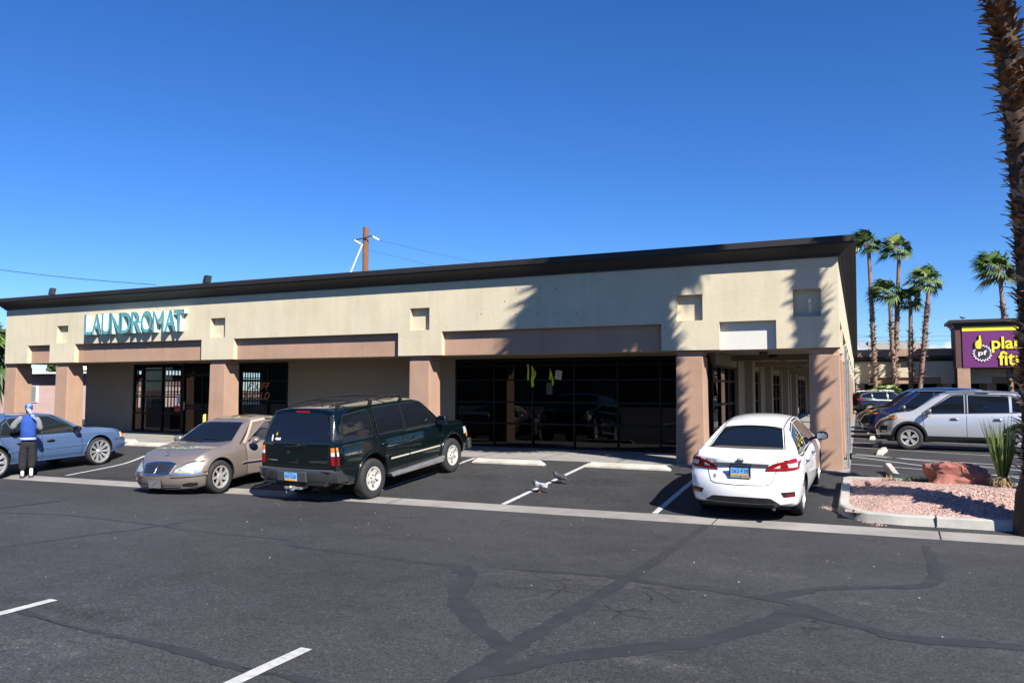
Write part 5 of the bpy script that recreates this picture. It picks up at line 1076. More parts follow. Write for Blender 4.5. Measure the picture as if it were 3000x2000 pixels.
# ---- gold sedan, nose out towards the camera, driver door ajar
TP = paint('gold_beige_paint', (.255, .215, .19), .5, .34); h = 5.04/2
c = Car('parked_car', 'gold beige luxury sedan backed into its stall with the driver door ajar', dict(L=5.04, axles=(-1.31, 1.655), r=.34, ra=.395,
    top=[(-h, .95), (-2.3, 1.02), (-1.75, 1.06), (-1.2, 1.27), (-.75, 1.405), (-.25, 1.45), (.25, 1.425), (.50, 1.36), (.86, 1.15), (1.14, .995), (1.65, .935), (2.1, .855), (2.35, .775), (h, .68)],
    belt=[(-h, .90), (-1, .93), (.6, .91), (1.3, .875), (1.9, .80), (2.3, .70), (h, .62)], w=[(-h, .78), (-2, .87), (-1, .925), (1.3, .925), (1.9, .90), (2.3, .84), (h, .74)], zb=[(-h, .3), (-1.9, .22), (1.9, .20), (2.3, .19), (h, .20)], tum=.52, crown=2.4,
    nose=[(.2, .08), (.36, .01), (.50, 0), (.58, .05), (.66, .10), (.74, .17)], tail=[(.3, .05), (.6, 0), (.9, .08)], cf=.42, cr=.25, xf=h-.9,
    cabin=[('S', [(-1.05, .50), (.70, .50), (.70, .78), (.92, .86), (.40, 1.31), (-.62, 1.36), (-1.20, 1.02)], .53), ('T', [(.505, -.50), (.545, -.28), (.56, 0), (.545, .28), (.505, .50), (1.0, .65), (1.09, .33), (1.12, 0), (1.09, -.33), (1.0, -.65)], .84),
           ('S', [(-1.36, .985), (-.27, .965), (-.27, 1.315), (-1.0, 1.215)], 1.2), ('S', [(-.15, .965), (.80, .95), (.26, 1.30), (-.15, 1.32)], 1.2), ('T', [(-1.50, -.55), (-1.54, 0), (-1.50, .55), (-1.0, .45), (-.97, 0), (-1.0, -.45)], .95)]), TP)
CG = glass('clear_car_glass', (.42, .47, .50), .95)
c.patch('windscreen', [(.48, -.54), (.52, -.3), (.535, 0), (.52, .3), (.48, .54)], [(1.03, -.69), (1.13, -.35), (1.16, 0), (1.13, .35), (1.03, .69)], 'T', CARGLASS, .005, 22, 12)
c.strip('window_seal', [(.455, -.57), (.50, -.3), (.515, 0), (.50, .3), (.455, .57)], .02, 'T', BLK); c.strip('window_seal', [(1.06, -.70), (1.16, -.35), (1.19, 0), (1.16, .35), (1.06, .70)], .05, 'T', BLK, .006)
c.patch('sunroof', [(-.15, -.40), (-.15, .40)], [(.32, -.40), (.32, .40)], 'T', M('sunroof_glass', (.03, .02, .015), .1, coat=1), .006, 10, 6)
c.patch('rear_window', [(-1.55, -.6), (-1.6, 0), (-1.55, .6)], [(-.95, -.5), (-.92, 0), (-.95, .5)], 'T', CARGLASS, .005)
# interior glimpses: pale upholstery shapes seen through the glass are left to reflections; wipers
for a in ([(1.13, .55), (1.05, .25), (1.03, -.1)], [(1.16, .02), (1.08, -.25), (1.05, -.5)]): c.rail('wiper', a, .010, 'T', BLK, .016)
SILV = M('headlamp_lens', (.30, .325, .29), .10, coat=1, var=.45, vs=7)
for sg, p in ((1, 'L'), (-1, 'R')):
    c.patch('side_window', [(-1.45, .965), (-1.2, .945), (-.25, .94)], [(-1.38, 1.0), (-1.05, 1.23), (-.25, 1.335)], p, CARGLASS, .005)
    if p == 'R': c.patch('side_window', [(-.17, .94), (.88, .92)], [(-.17, 1.34), (.28, 1.32), (.88, .955)], p, CARGLASS, .005)
    c.strip('window_trim', [(-1.5, .945), (-1.05, 1.265), (-.2, 1.365), (.29, 1.345), (.96, .925)], .03, p, BLK)
    c.rail('body_moulding', [(-.9, .535), (.78, .535), (1.02, .53)], .026, p, TP, .0); c.strip('chrome_strip', [(-.9, .53), (1.0, .525)], .012, p, CHROME, .028)
    c.strip('panel_gap', [(.86, .92), (.86, .50), (.84, .24)], .012, p, BLKG); c.strip('panel_gap', [(-.21, .94), (-.20, .24)], .011, p, BLKG)
    # front lamps, wrap from nose to wing
    c.patch('headlight', [(sg*.40, .545), (sg*.55, .52), (sg*.72, .525), (sg*.80, .56)], [(sg*.42, .60), (sg*.55, .67), (sg*.68, .72), (sg*.79, .705)], 'F', SILV, .012, 18, 8)
    c.strip('lamp_trim', [(sg*.37, .535), (sg*.42, .61), (sg*.55, .69), (sg*.68, .738), (sg*.80, .722)], .014, 'F', BLKG, .008)
    for bx, bz, br in ((.56, .60, .045), (.72, .62, .055)): m = MB(); m.add([c.on(sg*bx + br*math.cos(2*math.pi*k/16), bz + br*.85*math.sin(2*math.pi*k/16), 'F', .016) for k in range(16)], [tuple(range(16))]); m.build('headlight_bulb', M('lamp_bright', (.7, .71, .68), .15, metal=.5), c.root)
    c.patch('bumper_strip', [(sg*.36, .455), (sg*.86, .455)], [(sg*.36, .495), (sg*.86, .495)], 'F', TP, .028, 12, 3); c.strip('chrome_strip', [(sg*.36, .50), (sg*.86, .50)], .014, 'F', CHROME, .030)
    c.patch('side_marker', [(2.18, .455), (2.03, .46)], [(2.17, .50), (2.03, .498)], p, AMBER, .022, 6, 3)
    c.patch('fog_lamp_recess', [(sg*.55, .255), (sg*.66, .245), (sg*.76, .26)], [(sg*.54, .30), (sg*.66, .33), (sg*.77, .315)], 'F', BLK, .006, 10, 5)
    c.strip('panel_gap', [(2.12, .515), (1.98, .51)], .012, p, BLKG)
# grille: chrome shell, dark field, bars
c.patch('grille_frame', [(-.335, .505), (0, .49), (.335, .505)], [(-.385, .695), (-.2, .725), (0, .73), (.2, .725), (.385, .695)], 'F', CHROME, .014, 20, 8)
gr = c.patch('grille', [(-.305, .525), (0, .512), (.305, .525)], [(-.352, .675), (0, .70), (.352, .675)], 'F', BLKG, .018, 20, 8)
for k in range(5): z = .545 + k*.032; c.rail('grille_bar', [(-.325 - .012*k, z), (0, z-.004), (.325 + .012*k, z)], .006, 'F', CHROME, .022, gr)
c.rail('grille_bar', [(0, .52), (0, .70)], .007, 'F', CHROME, .022, gr)
m = MB(); l, n = c.cast(2.16, 0, 'T'); cx, cz = 2.17, l.z + .055
for i in range(24): a, b = 2*math.pi*i/24, 2*math.pi*(i+1)/24; m.tube([(cx, math.cos(a)*.04, cz+math.sin(a)*.04), (cx, math.cos(b)*.04, cz+math.sin(b)*.04)], .0045, 5)
for k in range(3): a = math.pi/2 + k*2*math.pi/3; m.tube([(cx, 0, cz), (cx, math.cos(a)*.04, cz+math.sin(a)*.04)], .004, 5)
m.tube([(cx, 0, cz-.04), (cx, 0, l.z-.005)], .007, 6); m.build('hood_ornament', CHROME, c.root)
for y0, y1 in ((-.50, -.17), (.17, .50)): c.patch('lower_grille', [(y0, .235), (y1, .235)], [(y0, .285), (y1, .285)], 'F', BLK, .006, 10, 3); c.rail('grille_bar', [(y0, .26), (y1, .26)], .007, 'F', TP, .012)
c.strip('bumper_crease', [(-.8, .21), (0, .205), (.8, .21)], .012, 'F', CHROME, .006)
GPL = M('grey_plate_cover', (.12, .12, .125), .5); q = c.plate('F', .315, '', None, base=GPL, y=.0, xo=.035)
m = MB(); 
for i in range(4): m.sphere((c.cast(0, .315, 'F')[0].x+.046, -.05+.033*i, .285+.022*i), (.004, .017, .012), 8, 5)
m.build('badge', CHROME, q)
m = MB(); m.box(2.42, 2.52, -.15, .15, .25, .39); m.build('plate_bracket', BLK, c.root)
# open driver door: a separate leaf hinged at its front edge
door = MB(); P_ = lambda x, z, d: (c.on(x, z, 'L', .006) - Vector((0, d, 0)))
cols = [(.84 - i*1.02/14) for i in range(15)]; rows = []
for z in (.27, .36, .5, .64, .76, .86, .92): rows.append([P_(x, z, 0) for x in cols])
door.grid(rows); door.grid([[P_(x, z, .07) for x in cols] for z in (.27, .5, .76, .92)])
for a, b in (((.84, .27), (.84, .92)), ((-.18, .27), (-.18, .92))): door.grid([[P_(a[0], lerp(a[1], b[1], k/4), 0) for k in range(5)], [P_(a[0], lerp(a[1], b[1], k/4), .07) for k in range(5)]])
for zz in (.27, .92): door.grid([[P_(x, zz, 0) for x in cols], [P_(x, zz, .07) for x in cols]])
hx, hy = .84, P_(.84, .6, 0).y; AJ = R(27)
dt = thing_part('door', c.root, (hx, hy, 0)); dt.rotation_euler = (0, 0, -AJ); sh = lambda mb: [(v[0]-hx, v[1]-hy, v[2]) for v in mb.v]
door.v = sh(door); door.build('door_panel', TP, dt, 45)
wf_ = MB(); ring_ = [(.84, .92), (.29, 1.335), (-.17, 1.355), (-.17, .93)]; wf_.tube([P_(x, z, .03) for x, z in ring_ + [ring_[0]]], .028, 8); wf_.v = sh(wf_); wf_.build('window_frame', TP, dt, 50)
dg_ = MB(); dg_.grid([[P_(lerp(.80, -.15, t), .93, .03) for t in (0, .25, .5, .75, 1)], [P_(lerp(.80, -.15, t), min(1.34, .93 + .9*max(0, .80-lerp(.80, -.15, t))), .03) for t in (0, .25, .5, .75, 1)]]); dg_.v = sh(dg_); dg_.build('door_glass', CG, dt)
mm = MB(); mm.rail = None; bm_ = MB(); bm_.tube([P_(x, .535, -.012) for x in cols], .026, 8); bm_.v = sh(bm_); bm_.build('moulding', TP, dt, 50)
cs = MB(); cs.tube([P_(x, .528, -.035) for x in cols], .007, 6); cs.v = sh(cs); cs.build('chrome_strip', CHROME, dt)
mo = MB(); mo.sphere((.72-hx, .135, 1.0), (.10, .115, .075), 18, 12); mo.tube([(.74-hx, .0, .93), (.74-hx, .08, .96)], .035, 8); mo.build('mirror', M('mirror_shell', (.33, .28, .24), .2, metal=.6, coat=1), dt, 50)
ih = MB(); ih.tube([P_(-.1, .74, -.004), P_(-.05, .745, -.035), P_(.07, .745, -.035), P_(.12, .74, -.004)], .014, 8); ih.v = sh(ih); ih.build('door_handle', CHROME, dt, 50)
# dark door aperture left by the open door
c.patch('door_aperture', [(-.16, .30), (.82, .30)], [(-.16, .90), (.82, .90)], 'L', M('trim_brown', (.035, .025, .02), .8), .004); c.strip('door_seal', [(.84, .93), (.28, 1.345), (-.19, 1.36)], .05, 'L', M('beige_trim', (.42, .30, .24), .6), .012)
mirror(c, .74, 1.02, 1.0, TP, (.10, .115, .075), sides=(-1,)); handles(c, (-.85,), .74, CHROME, .2)
for x, y in ((1.16, .52), (1.22, .2), (1.22, -.2)): m = MB(); m.sphere((*c.on(x, y, 'T', .006)[0:2], c.on(x, y, 'T', .006)[2]), (.016, .02, .008), 8, 5); m.build('washer_nozzle', CHROME, c.root)
m = MB(); m.box(-2.2, 2.2, -.7, .7, .17, .3); m.build('underbody', BLKG, c.root)
c.wheels('seven', .225, .225, .02, steer=R(-3), rmat=ALLOY)
c.place(-12.12, 12.12, 175, 1.655, .915)
# ---- blue sedan on big chrome rims, side on at the left edge
BP = paint('powder_blue_paint', (.10, .172, .33), .45, .36); h = 5.38/2
c = Car('parked_car', 'light blue full size sedan on large chrome rims at the left edge', dict(L=5.38, axles=(-1.29, 1.62), r=.375, ra=.43, az=.02,
    top=[(-h, 1.0), (-2.4, 1.06), (-1.75, 1.09), (-1.35, 1.24), (-1.0, 1.45), (-.5, 1.52), (.1, 1.525), (.42, 1.49), (.8, 1.30), (1.2, 1.075), (1.6, 1.045), (2.1, .985), (2.45, .92), (h, .84)],
    belt=[(-h, .95), (-1.2, 1.0), (.8, .98), (1.3, .975), (2.1, .90), (h, .80)], w=[(-h, .85), (-2.2, .945), (-1, .985), (1.4, .985), (2.2, .95), (h, .86)], zb=[(-h, .38), (-1.9, .28), (1.9, .28), (2.3, .33), (h, .38)], tum=.46, crown=2.5,
    nose=[(.3, .08), (.45, 0), (.66, 0), (.70, .05), (.82, .09)], tail=[(.3, .06), (.6, 0), (.95, .08)], cf=.22, cr=.2, side=[(0, .94), (.12, .975), (.35, 1), (.6, .995), (.85, .975), (1, .955)],
    cabin=[('S', [(-1.0, .55), (.80, .55), (.80, .85), (1.0, .92), (.36, 1.38), (-.80, 1.42), (-1.15, 1.08)], .58), ('T', [(.49, -.52), (.53, 0), (.49, .52), (1.08, .66), (1.16, 0), (1.08, -.66)], .93), ('S', [(-1.04, 1.05), (-.12, 1.035), (-.12, 1.42), (-.74, 1.40), (-.94, 1.28)], 1.2), ('S', [(.0, 1.035), (.88, 1.025), (.30, 1.39), (.0, 1.42)], 1.2), ('T', [(-1.56, -.54), (-1.6, 0), (-1.56, .54), (-1.06, .46), (-1.04, 0), (-1.06, -.46)], 1.0)]), BP)
LG = M('blue_car_glass', (.012, .016, .016), .03, spec=.6)
for sg, p in ((1, 'L'), (-1, 'R')):
    c.patch('side_window', [(-1.10, 1.03), (-.80, 1.02), (-.10, 1.015)], [(-.98, 1.28), (-.75, 1.42), (-.10, 1.44)], p, LG, .006); c.patch('side_window', [(-.02, 1.015), (.95, 1.005)], [(-.02, 1.44), (.32, 1.41), (.95, 1.03)], p, LG, .006)
    for pts in ([(-1.14, 1.0), (.0, .99), (1.05, .98)], [(-1.14, 1.0), (-1.0, 1.32), (-.75, 1.455), (-.05, 1.475), (.36, 1.44), (1.05, .985)], [(-.06, 1.0), (-.06, 1.46)]): c.strip('window_trim', pts, .04, p, BLK, .006)
    c.rail('window_divider', [(-.78, 1.02), (-.86, 1.38)], .016, p, BLK, .006)
    for z in (.60, .635): c.rail('body_moulding', [(-.95, z), (-.08, z)], .011, p, M('blue_moulding', (.14, .25, .48), .3, metal=.5, coat=1), .004); c.rail('body_moulding', [(-.03, z), (1.10, z), (1.2, z)], .011, p, M('blue_moulding', (.14, .25, .48), .3, metal=.5, coat=1), .004)
    c.strip('panel_gap', [(-.055, .99), (-.055, .34)], .012, p, BLKG); c.strip('panel_gap', [(.98, .98), (1.06, .80), (1.06, .34)], .012, p, BLKG); c.strip('panel_gap', [(-1.14, 1.0), (-1.05, .8), (-.85, .6), (-.80, .36)], .012, p, BLKG)
    c.strip('rocker_crease', [(-.8, .40), (1.15, .40)], .02, p, M('blue_moulding', (.14, .25, .48), .3, metal=.5, coat=1), .004)
    c.patch('headlight', [(2.52, .70), (2.34, .72)], [(2.50, .86), (2.36, .845)], p, CLEAR, .008, 8, 5); c.patch('side_marker', [(2.50, .74), (2.37, .75)], [(2.49, .82), (2.38, .82)], p, AMBER, .013, 6, 4)
    c.patch('headlight', [(sg*.42, .70), (sg*.80, .70)], [(sg*.42, .84), (sg*.80, .84)], 'F', CLEAR, .008)
    c.strip('bumper_line', [(2.1, .665), (2.55, .665)], .018, p, BLK, .004); c.strip('bumper_line', [(2.3, .625), (2.55, .625)], .008, p, BLKG, .004)
    c.rail('arch_lip', arc(1.62, .395, .44, 0, 180, 22), .012, p, BP, .0, n=22); c.rail('arch_lip', arc(-1.29, .395, .44, 0, 180, 22), .012, p, BP, .0, n=22)
c.patch('grille', [(-.36, .68), (.36, .68)], [(-.36, .83), (.36, .83)], 'F', M('grille_chrome', (.3, .3, .3), .2, metal=1), .01)
c.patch('windscreen', [(.46, -.58), (.5, 0), (.46, .58)], [(1.14, -.72), (1.22, 0), (1.14, .72)], 'T', LG, .006); c.patch('rear_window', [(-1.62, -.6), (-1.66, 0), (-1.62, .6)], [(-1.02, -.52), (-1.0, 0), (-1.02, .52)], 'T', LG, .006)
c.strip('cowl', [(1.2, -.74), (1.27, 0), (1.2, .74)], .05, 'T', BLK, .005)
mirror(c, .84, 1.08, 1.06, M('black_mirror', (.012, .012, .013), .12, coat=1), (.09, .11, .075)); handles(c, (-.62, .36 - .2), .80, BLK, .22)
m = MB(); m.box(-2.3, 2.3, -.75, .75, .26, .4); m.build('underbody', BLKG, c.root)
c.wheels('chrome_multi', .24, .30, -.01, rmat=M('polished_rim', (.82, .82, .84), .16, metal=.75), dish=.06)
c.place(-19.18, 14.68, -2, 1.62, -.985)
blue_car = c
# ---- silver suv, side on, right
SP_ = paint('silver_paint', (.58, .60, .63), .6, .36); h = 4.69/2
def crossover(name, label, pm, dim=1.0, cat='suv', wheels='ten', tint=CARGLASS, clad=True, tall=0, rear=False):
    c = Car(name, label, dict(L=4.69, axles=(-1.33, 1.40), r=.355, ra=.415, az=.015, N=80,
        top=[(-h, 1.20), (-2.2, 1.45), (-1.9, 1.60), (-1.2, 1.70+tall), (-.3, 1.735+tall), (.3, 1.71+tall), (.62, 1.63+tall*.6), (1.05, 1.33), (1.40, 1.12), (1.7, 1.085), (2.05, 1.0), (h, .86)],
        belt=[(-h, 1.12), (-1.5, 1.11), (.6, 1.06), (1.4, 1.02), (2.0, .92), (h, .78)], w=[(-h, .80), (-2, .88), (-1, .92), (1.3, .92), (1.9, .89), (h, .74)], zb=[(-h, .42), (-1.9, .30), (1.9, .28), (h, .30)], tum=.40, crown=2.6,
        nose=[(.3, .10), (.42, .02), (.6, 0), (.8, .08), (.95, .25)], tail=[(.4, .06), (.7, 0), (1.1, .06), (1.5, .3)], cf=.45, cr=.25, xf=h-.85), pm, cat)
    for sg, p in ((1, 'L'), (-1, 'R')):
        c.patch('side_window', [(-1.9, 1.20), (-1.15, 1.135)], [(-1.75, 1.40), (-1.15, 1.56+tall)], p, tint, .006); c.patch('side_window', [(-1.08, 1.13), (-.10, 1.10)], [(-1.08, 1.57+tall), (-.10, 1.60+tall)], p, tint, .006); c.patch('side_window', [(.0, 1.098), (.98, 1.075)], [(.0, 1.60+tall), (.30, 1.585+tall), (.98, 1.12)], p, tint, .006)
        c.strip('window_trim', [(-1.95, 1.19), (-1.12, 1.115), (-.05, 1.085), (1.06, 1.055)], .022, p, M('dark_chrome', (.2, .2, .21), .2, metal=.9), .006); c.strip('window_trim', [(-1.95, 1.2), (-1.78, 1.43), (-1.1, 1.60+tall), (-.05, 1.63+tall), (.33, 1.61+tall), (1.06, 1.07)], .03, p, BLK, .006); c.strip('window_trim', [(-.05, 1.09), (-.05, 1.61+tall)], .05, p, BLK, .0065)
        c.strip('panel_gap', [(-.05, 1.08), (-.05, .40)], .010, p, BLKG); c.strip('panel_gap', [(1.06, 1.06), (1.03, .8), (.98, .40)], .010, p, BLKG); c.strip('panel_gap', [(-1.14, 1.1), (-1.10, .8), (-.9, .6), (-.85, .4)], .010, p, BLKG)
        if clad:
            c.patch('sill_cladding', [(-.9, .31), (.95, .31)], [(-.9, .425), (.95, .425)], p, BLK, .012, 16, 4)
            for ax in (-1.33, 1.40): c.patch('arch_cladding', arc(ax, .37, .415, -4, 184, 26), arc(ax, .37, .475, -4, 184, 26), p, BLK, .012, 26, 3)
            c.patch('bumper_cladding', [(1.85, .30), (2.2, .30)], [(1.85, .42), (2.2, .42)], p, BLK, .010, 8, 4)
        c.patch('headlight', [(1.72, .905), (1.95, .85), (2.20, .76)], [(1.70, .945), (1.95, .93), (2.17, .865)], p, M('dark_headlamp', (.04, .042, .05), .08, coat=1, var=.8, vs=14), .012, 12, 5); c.patch('side_marker', [(1.74, .905), (1.86, .88)], [(1.72, .94), (1.86, .935)], p, AMBER, .016, 5, 3)
        c.patch('fog_lamp_recess', [(2.0, .50), (2.2, .47)], [(1.97, .70), (2.2, .67)], p, BLK, .01, 6, 5); c.patch('fog_lamp', [(2.02, .51), (2.14, .50)], [(2.02, .56), (2.14, .55)], p, CLEAR, .016, 5, 3)
        c.patch('tail_light', [(-2.15, 1.0), (-1.8, 1.02)], [(-2.15, 1.14), (-1.85, 1.13)], p, REDL, .012, 6, 4); c.patch('tail_light', [(sg*.5, 1.0), (sg*.78, 1.0)], [(sg*.5, 1.13), (sg*.78, 1.13)], 'B', REDL, .012, 6, 4)
        c.rail('roof_rail', [(-1.7, sg*.56), (-.6, sg*.585), (.45, sg*.57)], .02, 'T', M('rail_silver', (.4, .41, .43), .3, metal=.8), .035)
    c.patch('windscreen', [(.60, -.56), (.66, 0), (.60, .56)], [(1.28, -.72), (1.40, 0), (1.28, .72)], 'T', tint, .006); c.patch('grille', [(-.45, .56), (.45, .56)], [(-.55, .78), (.55, .78)], 'F', BLK, .01); c.rail('grille_bar', [(-.4, .78), (-.2, .58), (.2, .58), (.4, .78)], .02, 'F', CHROME, .012)
    c.patch('rear_window', [(-.68, 1.18), (.68, 1.18)], [(-.55, 1.5), (.55, 1.5)], 'B', tint, .01)
    mirror(c, .86, 1.03, 1.13, M('mirror_grey', (.2, .2, .21), .25, metal=.6, coat=1), (.1, .12, .085)); handles(c, (-.8, .25), .92, M('handle_chrome', (.5, .5, .52), .2, metal=1), .2)
    m = MB(); m.box(-2, 2, -.65, .65, .24, .4); m.build('underbody', BLKG, c.root); c.wheels(wheels, .225, .225, .0, rmat=ALLOY); return c
c = crossover('parked_suv', 'silver crossover suv parked side on behind the palm trunk', SP_); c.place(1.33, 25.15, -85, 1.40, .92, 0)
DBP = paint('navy_paint', (.008, .016, .062), .2, .25); BKP = paint('black_car_paint', (.006, .006, .008), .0, .2)
c = crossover('parked_suv', 'dark navy blue suv parked just beyond the silver suv', DBP, clad=False, tall=.10); c.place(.92, 30.0, -85, 1.40, .92, 0)
m = MB(); m.tube([(1.5, .78, 1.1), (1.45, .80, 2.0)], .004, 5); m.build('antenna', BLK, c.root)
def saloon(label, pm, pos, head):
    h = 2.33; c = Car('parked_car', label, dict(L=4.66, axles=(-1.30, 1.38), r=.325, ra=.38, N=64, top=[(-h, 1.0), (-1.7, 1.08), (-1.2, 1.3), (-.8, 1.43), (-.2, 1.48), (.4, 1.45), (.75, 1.38), (1.2, 1.12), (1.45, 1.0), (1.9, .93), (h, .72)], belt=[(-h, .95), (.5, .95), (1.4, .9), (2, .82), (h, .66)], w=[(-h, .78), (-1.3, .89), (1.2, .89), (1.9, .85), (h, .7)], zb=[(-h, .3), (0, .2), (h, .24)], tum=.48, nose=[(.2, .06), (.5, 0), (.9, .3)], tail=[(.3, .05), (.6, 0), (1, .1)], cf=.4, cr=.25), pm)
    for p in 'LR':
        c.patch('side_window', [(-1.4, 1.0), (-.3, .98)], [(-1.3, 1.05), (-.9, 1.33), (-.3, 1.39)], p, CARGLASS, .006); c.patch('side_window', [(-.22, .98), (1.0, .965)], [(-.22, 1.39), (.35, 1.36), (1.0, 1.0)], p, CARGLASS, .006); c.patch('headlight', [(1.75, .74), (2.2, .62)], [(1.7, .84), (2.15, .73)], p, CLEAR, .01); c.patch('side_marker', [(1.78, .76), (1.9, .73)], [(1.76, .81), (1.9, .79)], p, AMBER, .014, 4, 3)
        c.strip('panel_gap', [(-.26, .97), (-.26, .3)], .012, p, BLKG); c.strip('panel_gap', [(1.03, .94), (.95, .3)], .012, p, BLKG)
    c.patch('windscreen', [(.66, -.5), (.7, 0), (.66, .5)], [(1.32, -.66), (1.42, 0), (1.32, .66)], 'T', CARGLASS, .006); c.patch('rear_window', [(-1.65, -.58), (-1.7, 0), (-1.65, .58)], [(-.95, -.5), (-.92, 0), (-.95, .5)], 'T', CARGLASS, .006)
    mirror(c, .88, .98, 1.02, BLK, (.09, .1, .07)); handles(c, (-.9, .1), .83, pm, .17); m = MB(); m.box(-1.9, 1.9, -.65, .65, .19, .3); m.build('underbody', BLKG, c.root); c.wheels('five_v', .2, .21, .02); c.place(*pos, head, 1.38, .88, 0); return c
c = crossover('parked_suv', 'black suv parked beyond the navy suv with only its bonnet and windscreen showing', BKP, clad=False, tall=.08); c.place(.80, 33.6, -85, 1.40, .92, 0)
saloon('dark grey sedan parked behind the black suv, mostly hidden', paint('charcoal_paint', (.02, .02, .024), .2, .25), (.9, 37.4), -85)
c = crossover('parked_suv', 'black hatchback suv seen from its tail at the far end of the row', BKP, clad=False); c.place(.75, 60, 70, -1.33, -.9, 0)
# ------------------------------------------------------------------ person leaning at the blue car
def skin(name, verts, edges, mats, parent, sub=2, root=0, smooth=True):
    me = bpy.data.meshes.new(name); me.from_pydata([v[:3] for v in verts], edges, []); o = link(bpy.data.objects.new(name, me), parent)
    m = o.modifiers.new('skin', 'SKIN'); m.use_smooth_shade = True; m.branch_smoothing = .6; s = o.modifiers.new('sub', 'SUBSURF'); s.levels = s.render_levels = sub
    for i, v in enumerate(verts):
        r = v[3]; me.skin_vertices[0].data[i].radius = r if isinstance(r, tuple) else (r, r); me.skin_vertices[0].data[i].use_root = (i == root)
    dg = bpy.context.evaluated_depsgraph_get(); m2 = bpy.data.meshes.new_from_object(o.evaluated_get(dg)); o.modifiers.clear(); o.data = m2; m2.materials.clear()
    for mt in (mats if isinstance(mats, list) else [mats]): m2.materials.append(mt)
    m2.polygons.foreach_set('use_smooth', [True]*len(m2.polygons)); return o
SKIN = M('dark_skin', (.10, .05, .032), .55, var=.1, vs=8); VEST = M('royal_blue_wool', (.012, .055, .27), .85, var=.12, vs=6, bump=.3, bs=120); SLV = M('grey_sleeve', (.17, .175, .185), .8, var=.12, vs=10); TRO = M('black_jersey', (.010, .009, .011), .9, var=.3, vs=6); SOCK = M('white_sock', (.72, .72, .72), .9); SLIDE = M('black_slide', (.012, .012, .012), .6)
p = thing('person', 'person in a blue and grey jacket, dark trousers and camo headwrap beside the blue car', 'person', (0, 0, 0))
# local frame: x right of the person, y = facing direction, z up; facing the car
head = (-.02, .07, 1.60)
V_ = [(0, 0, .95, (.15, .11)), (0, 0, 1.12, (.14, .10)), (0, .02, 1.32, (.14, .09)), (0, .03, 1.45, (.10, .08)), (-.01, .045, 1.50, .055), (-.02, .06, 1.56, .07), (-.02, .07, 1.63, (.078, .095)), (-.02, .07, 1.70, (.066, .08)),
      (-.18, .03, 1.41, .042), (-.37, .06, 1.20, .043), (-.40, .30, 1.10, .033), (-.39, .36, 1.09, .028), (-.39, .40, 1.09, (.034, .018)), (-.39, .45, 1.085, (.036, .016)),
      (.18, .03, 1.41, .042), (.27, .03, 1.17, .043), (.20, .24, 1.06, .033), (.19, .30, 1.05, .028), (.19, .34, 1.05, (.034, .018)), (.19, .39, 1.045, (.036, .016)),
      (-.09, .01, .86, .085), (-.10, .03, .48, .058), (-.10, -.01, .10, .04), (-.10, .10, .035, (.04, .03)), (.09, .01, .86, .085), (.10, .03, .48, .058), (.10, -.01, .10, .04), (.10, .10, .035, (.04, .03))]
E_ = [(0, 1), (1, 2), (2, 3), (3, 4), (4, 5), (5, 6), (6, 7), (3, 8), (8, 9), (9, 10), (10, 11), (11, 12), (12, 13), (3, 14), (14, 15), (15, 16), (16, 17), (17, 18), (18, 19), (0, 20), (20, 21), (21, 22), (22, 23), (0, 24), (24, 25), (25, 26), (26, 27)]
for sx, b in ((-1, 13), (1, 19)):
    x, y, z, _ = V_[b]
    for k, (dx, L) in enumerate(((-.028, .055), (-.010, .068), (.009, .064), (.027, .050))):
        i = len(V_); V_ += [(x+dx, y+.02, z, .0095), (x+dx*1.1, y+.02+L*.55, z-.006, .0085), (x+dx*1.1, y+.02+L, z-.028, .007)]; E_ += [(b, i), (i, i+1), (i+1, i+2)]
    i = len(V_); V_ += [(x-sx*.034, y-.02, z-.008, .011), (x-sx*.05, y+.02, z-.02, .009)]; E_ += [(b-1, i), (i, i+1)]
body = skin('body', V_, E_, SKIN, p)
# ears, nose
m = MB(); m.sphere((-.103, .065, 1.625), (.012, .022, .032), 8, 6); m.sphere((.063, .065, 1.625), (.012, .022, .032), 8, 6); m.sphere((-.02, .168, 1.615), (.016, .022, .022), 8, 6); m.sphere((-.02, .158, 1.575), (.026, .012, .009), 8, 5)
for dx in (-.033, .033): m.sphere((-.02+dx, .155, 1.645), (.013, .008, .008), 8, 5, 1)
m.build('face_features', [SKIN, BLK], p, 60)
jk = [(0, -.005, .92, (.185, .135)), (0, -.01, 1.00, (.20, .145)), (0, -.01, 1.15, (.20, .15)), (0, .01, 1.32, (.205, .145)), (0, .025, 1.42, (.195, .115)), (0, .035, 1.475, (.09, .08))]
skin('jacket', jk, [(i, i+1) for i in range(5)], VEST, p, 3)
for sx in (-1, 1):
    sh_ = V_[8] if sx < 0 else V_[14]; el = V_[9] if sx < 0 else V_[15]; wr = V_[11] if sx < 0 else V_[17]
    A = [(sh_[0]-sx*.05, sh_[1], sh_[2]+.02, .095), (lerp(sh_[0], el[0], .5)+sx*.01, lerp(sh_[1], el[1], .5), lerp(sh_[2], el[2], .5), .082), (el[0], el[1]-.01, el[2]-.01, .076), (lerp(el[0], wr[0], .5), lerp(el[1], wr[1], .5), lerp(el[2], wr[2], .5)-.01, .068), (wr[0], wr[1]-.03, wr[2], .050), (wr[0], wr[1]+.005, wr[2], .040)]
    skin('sleeve', A, [(i, i+1) for i in range(5)], SLV, p, 3)
m = MB()
for z0, z1, mi in ((.885, .905, 0), (.905, .916, 1), (.916, .932, 0), (.932, .943, 1), (.943, .962, 0)):
    m.lathe([(1, z0), (1, z1)], 28, 'z', mi=mi)
m.v = [(a*.192, b*.145-.005, z) for a, b, z in m.v]; m.build('waistband', [VEST, WHITE], p, 60)
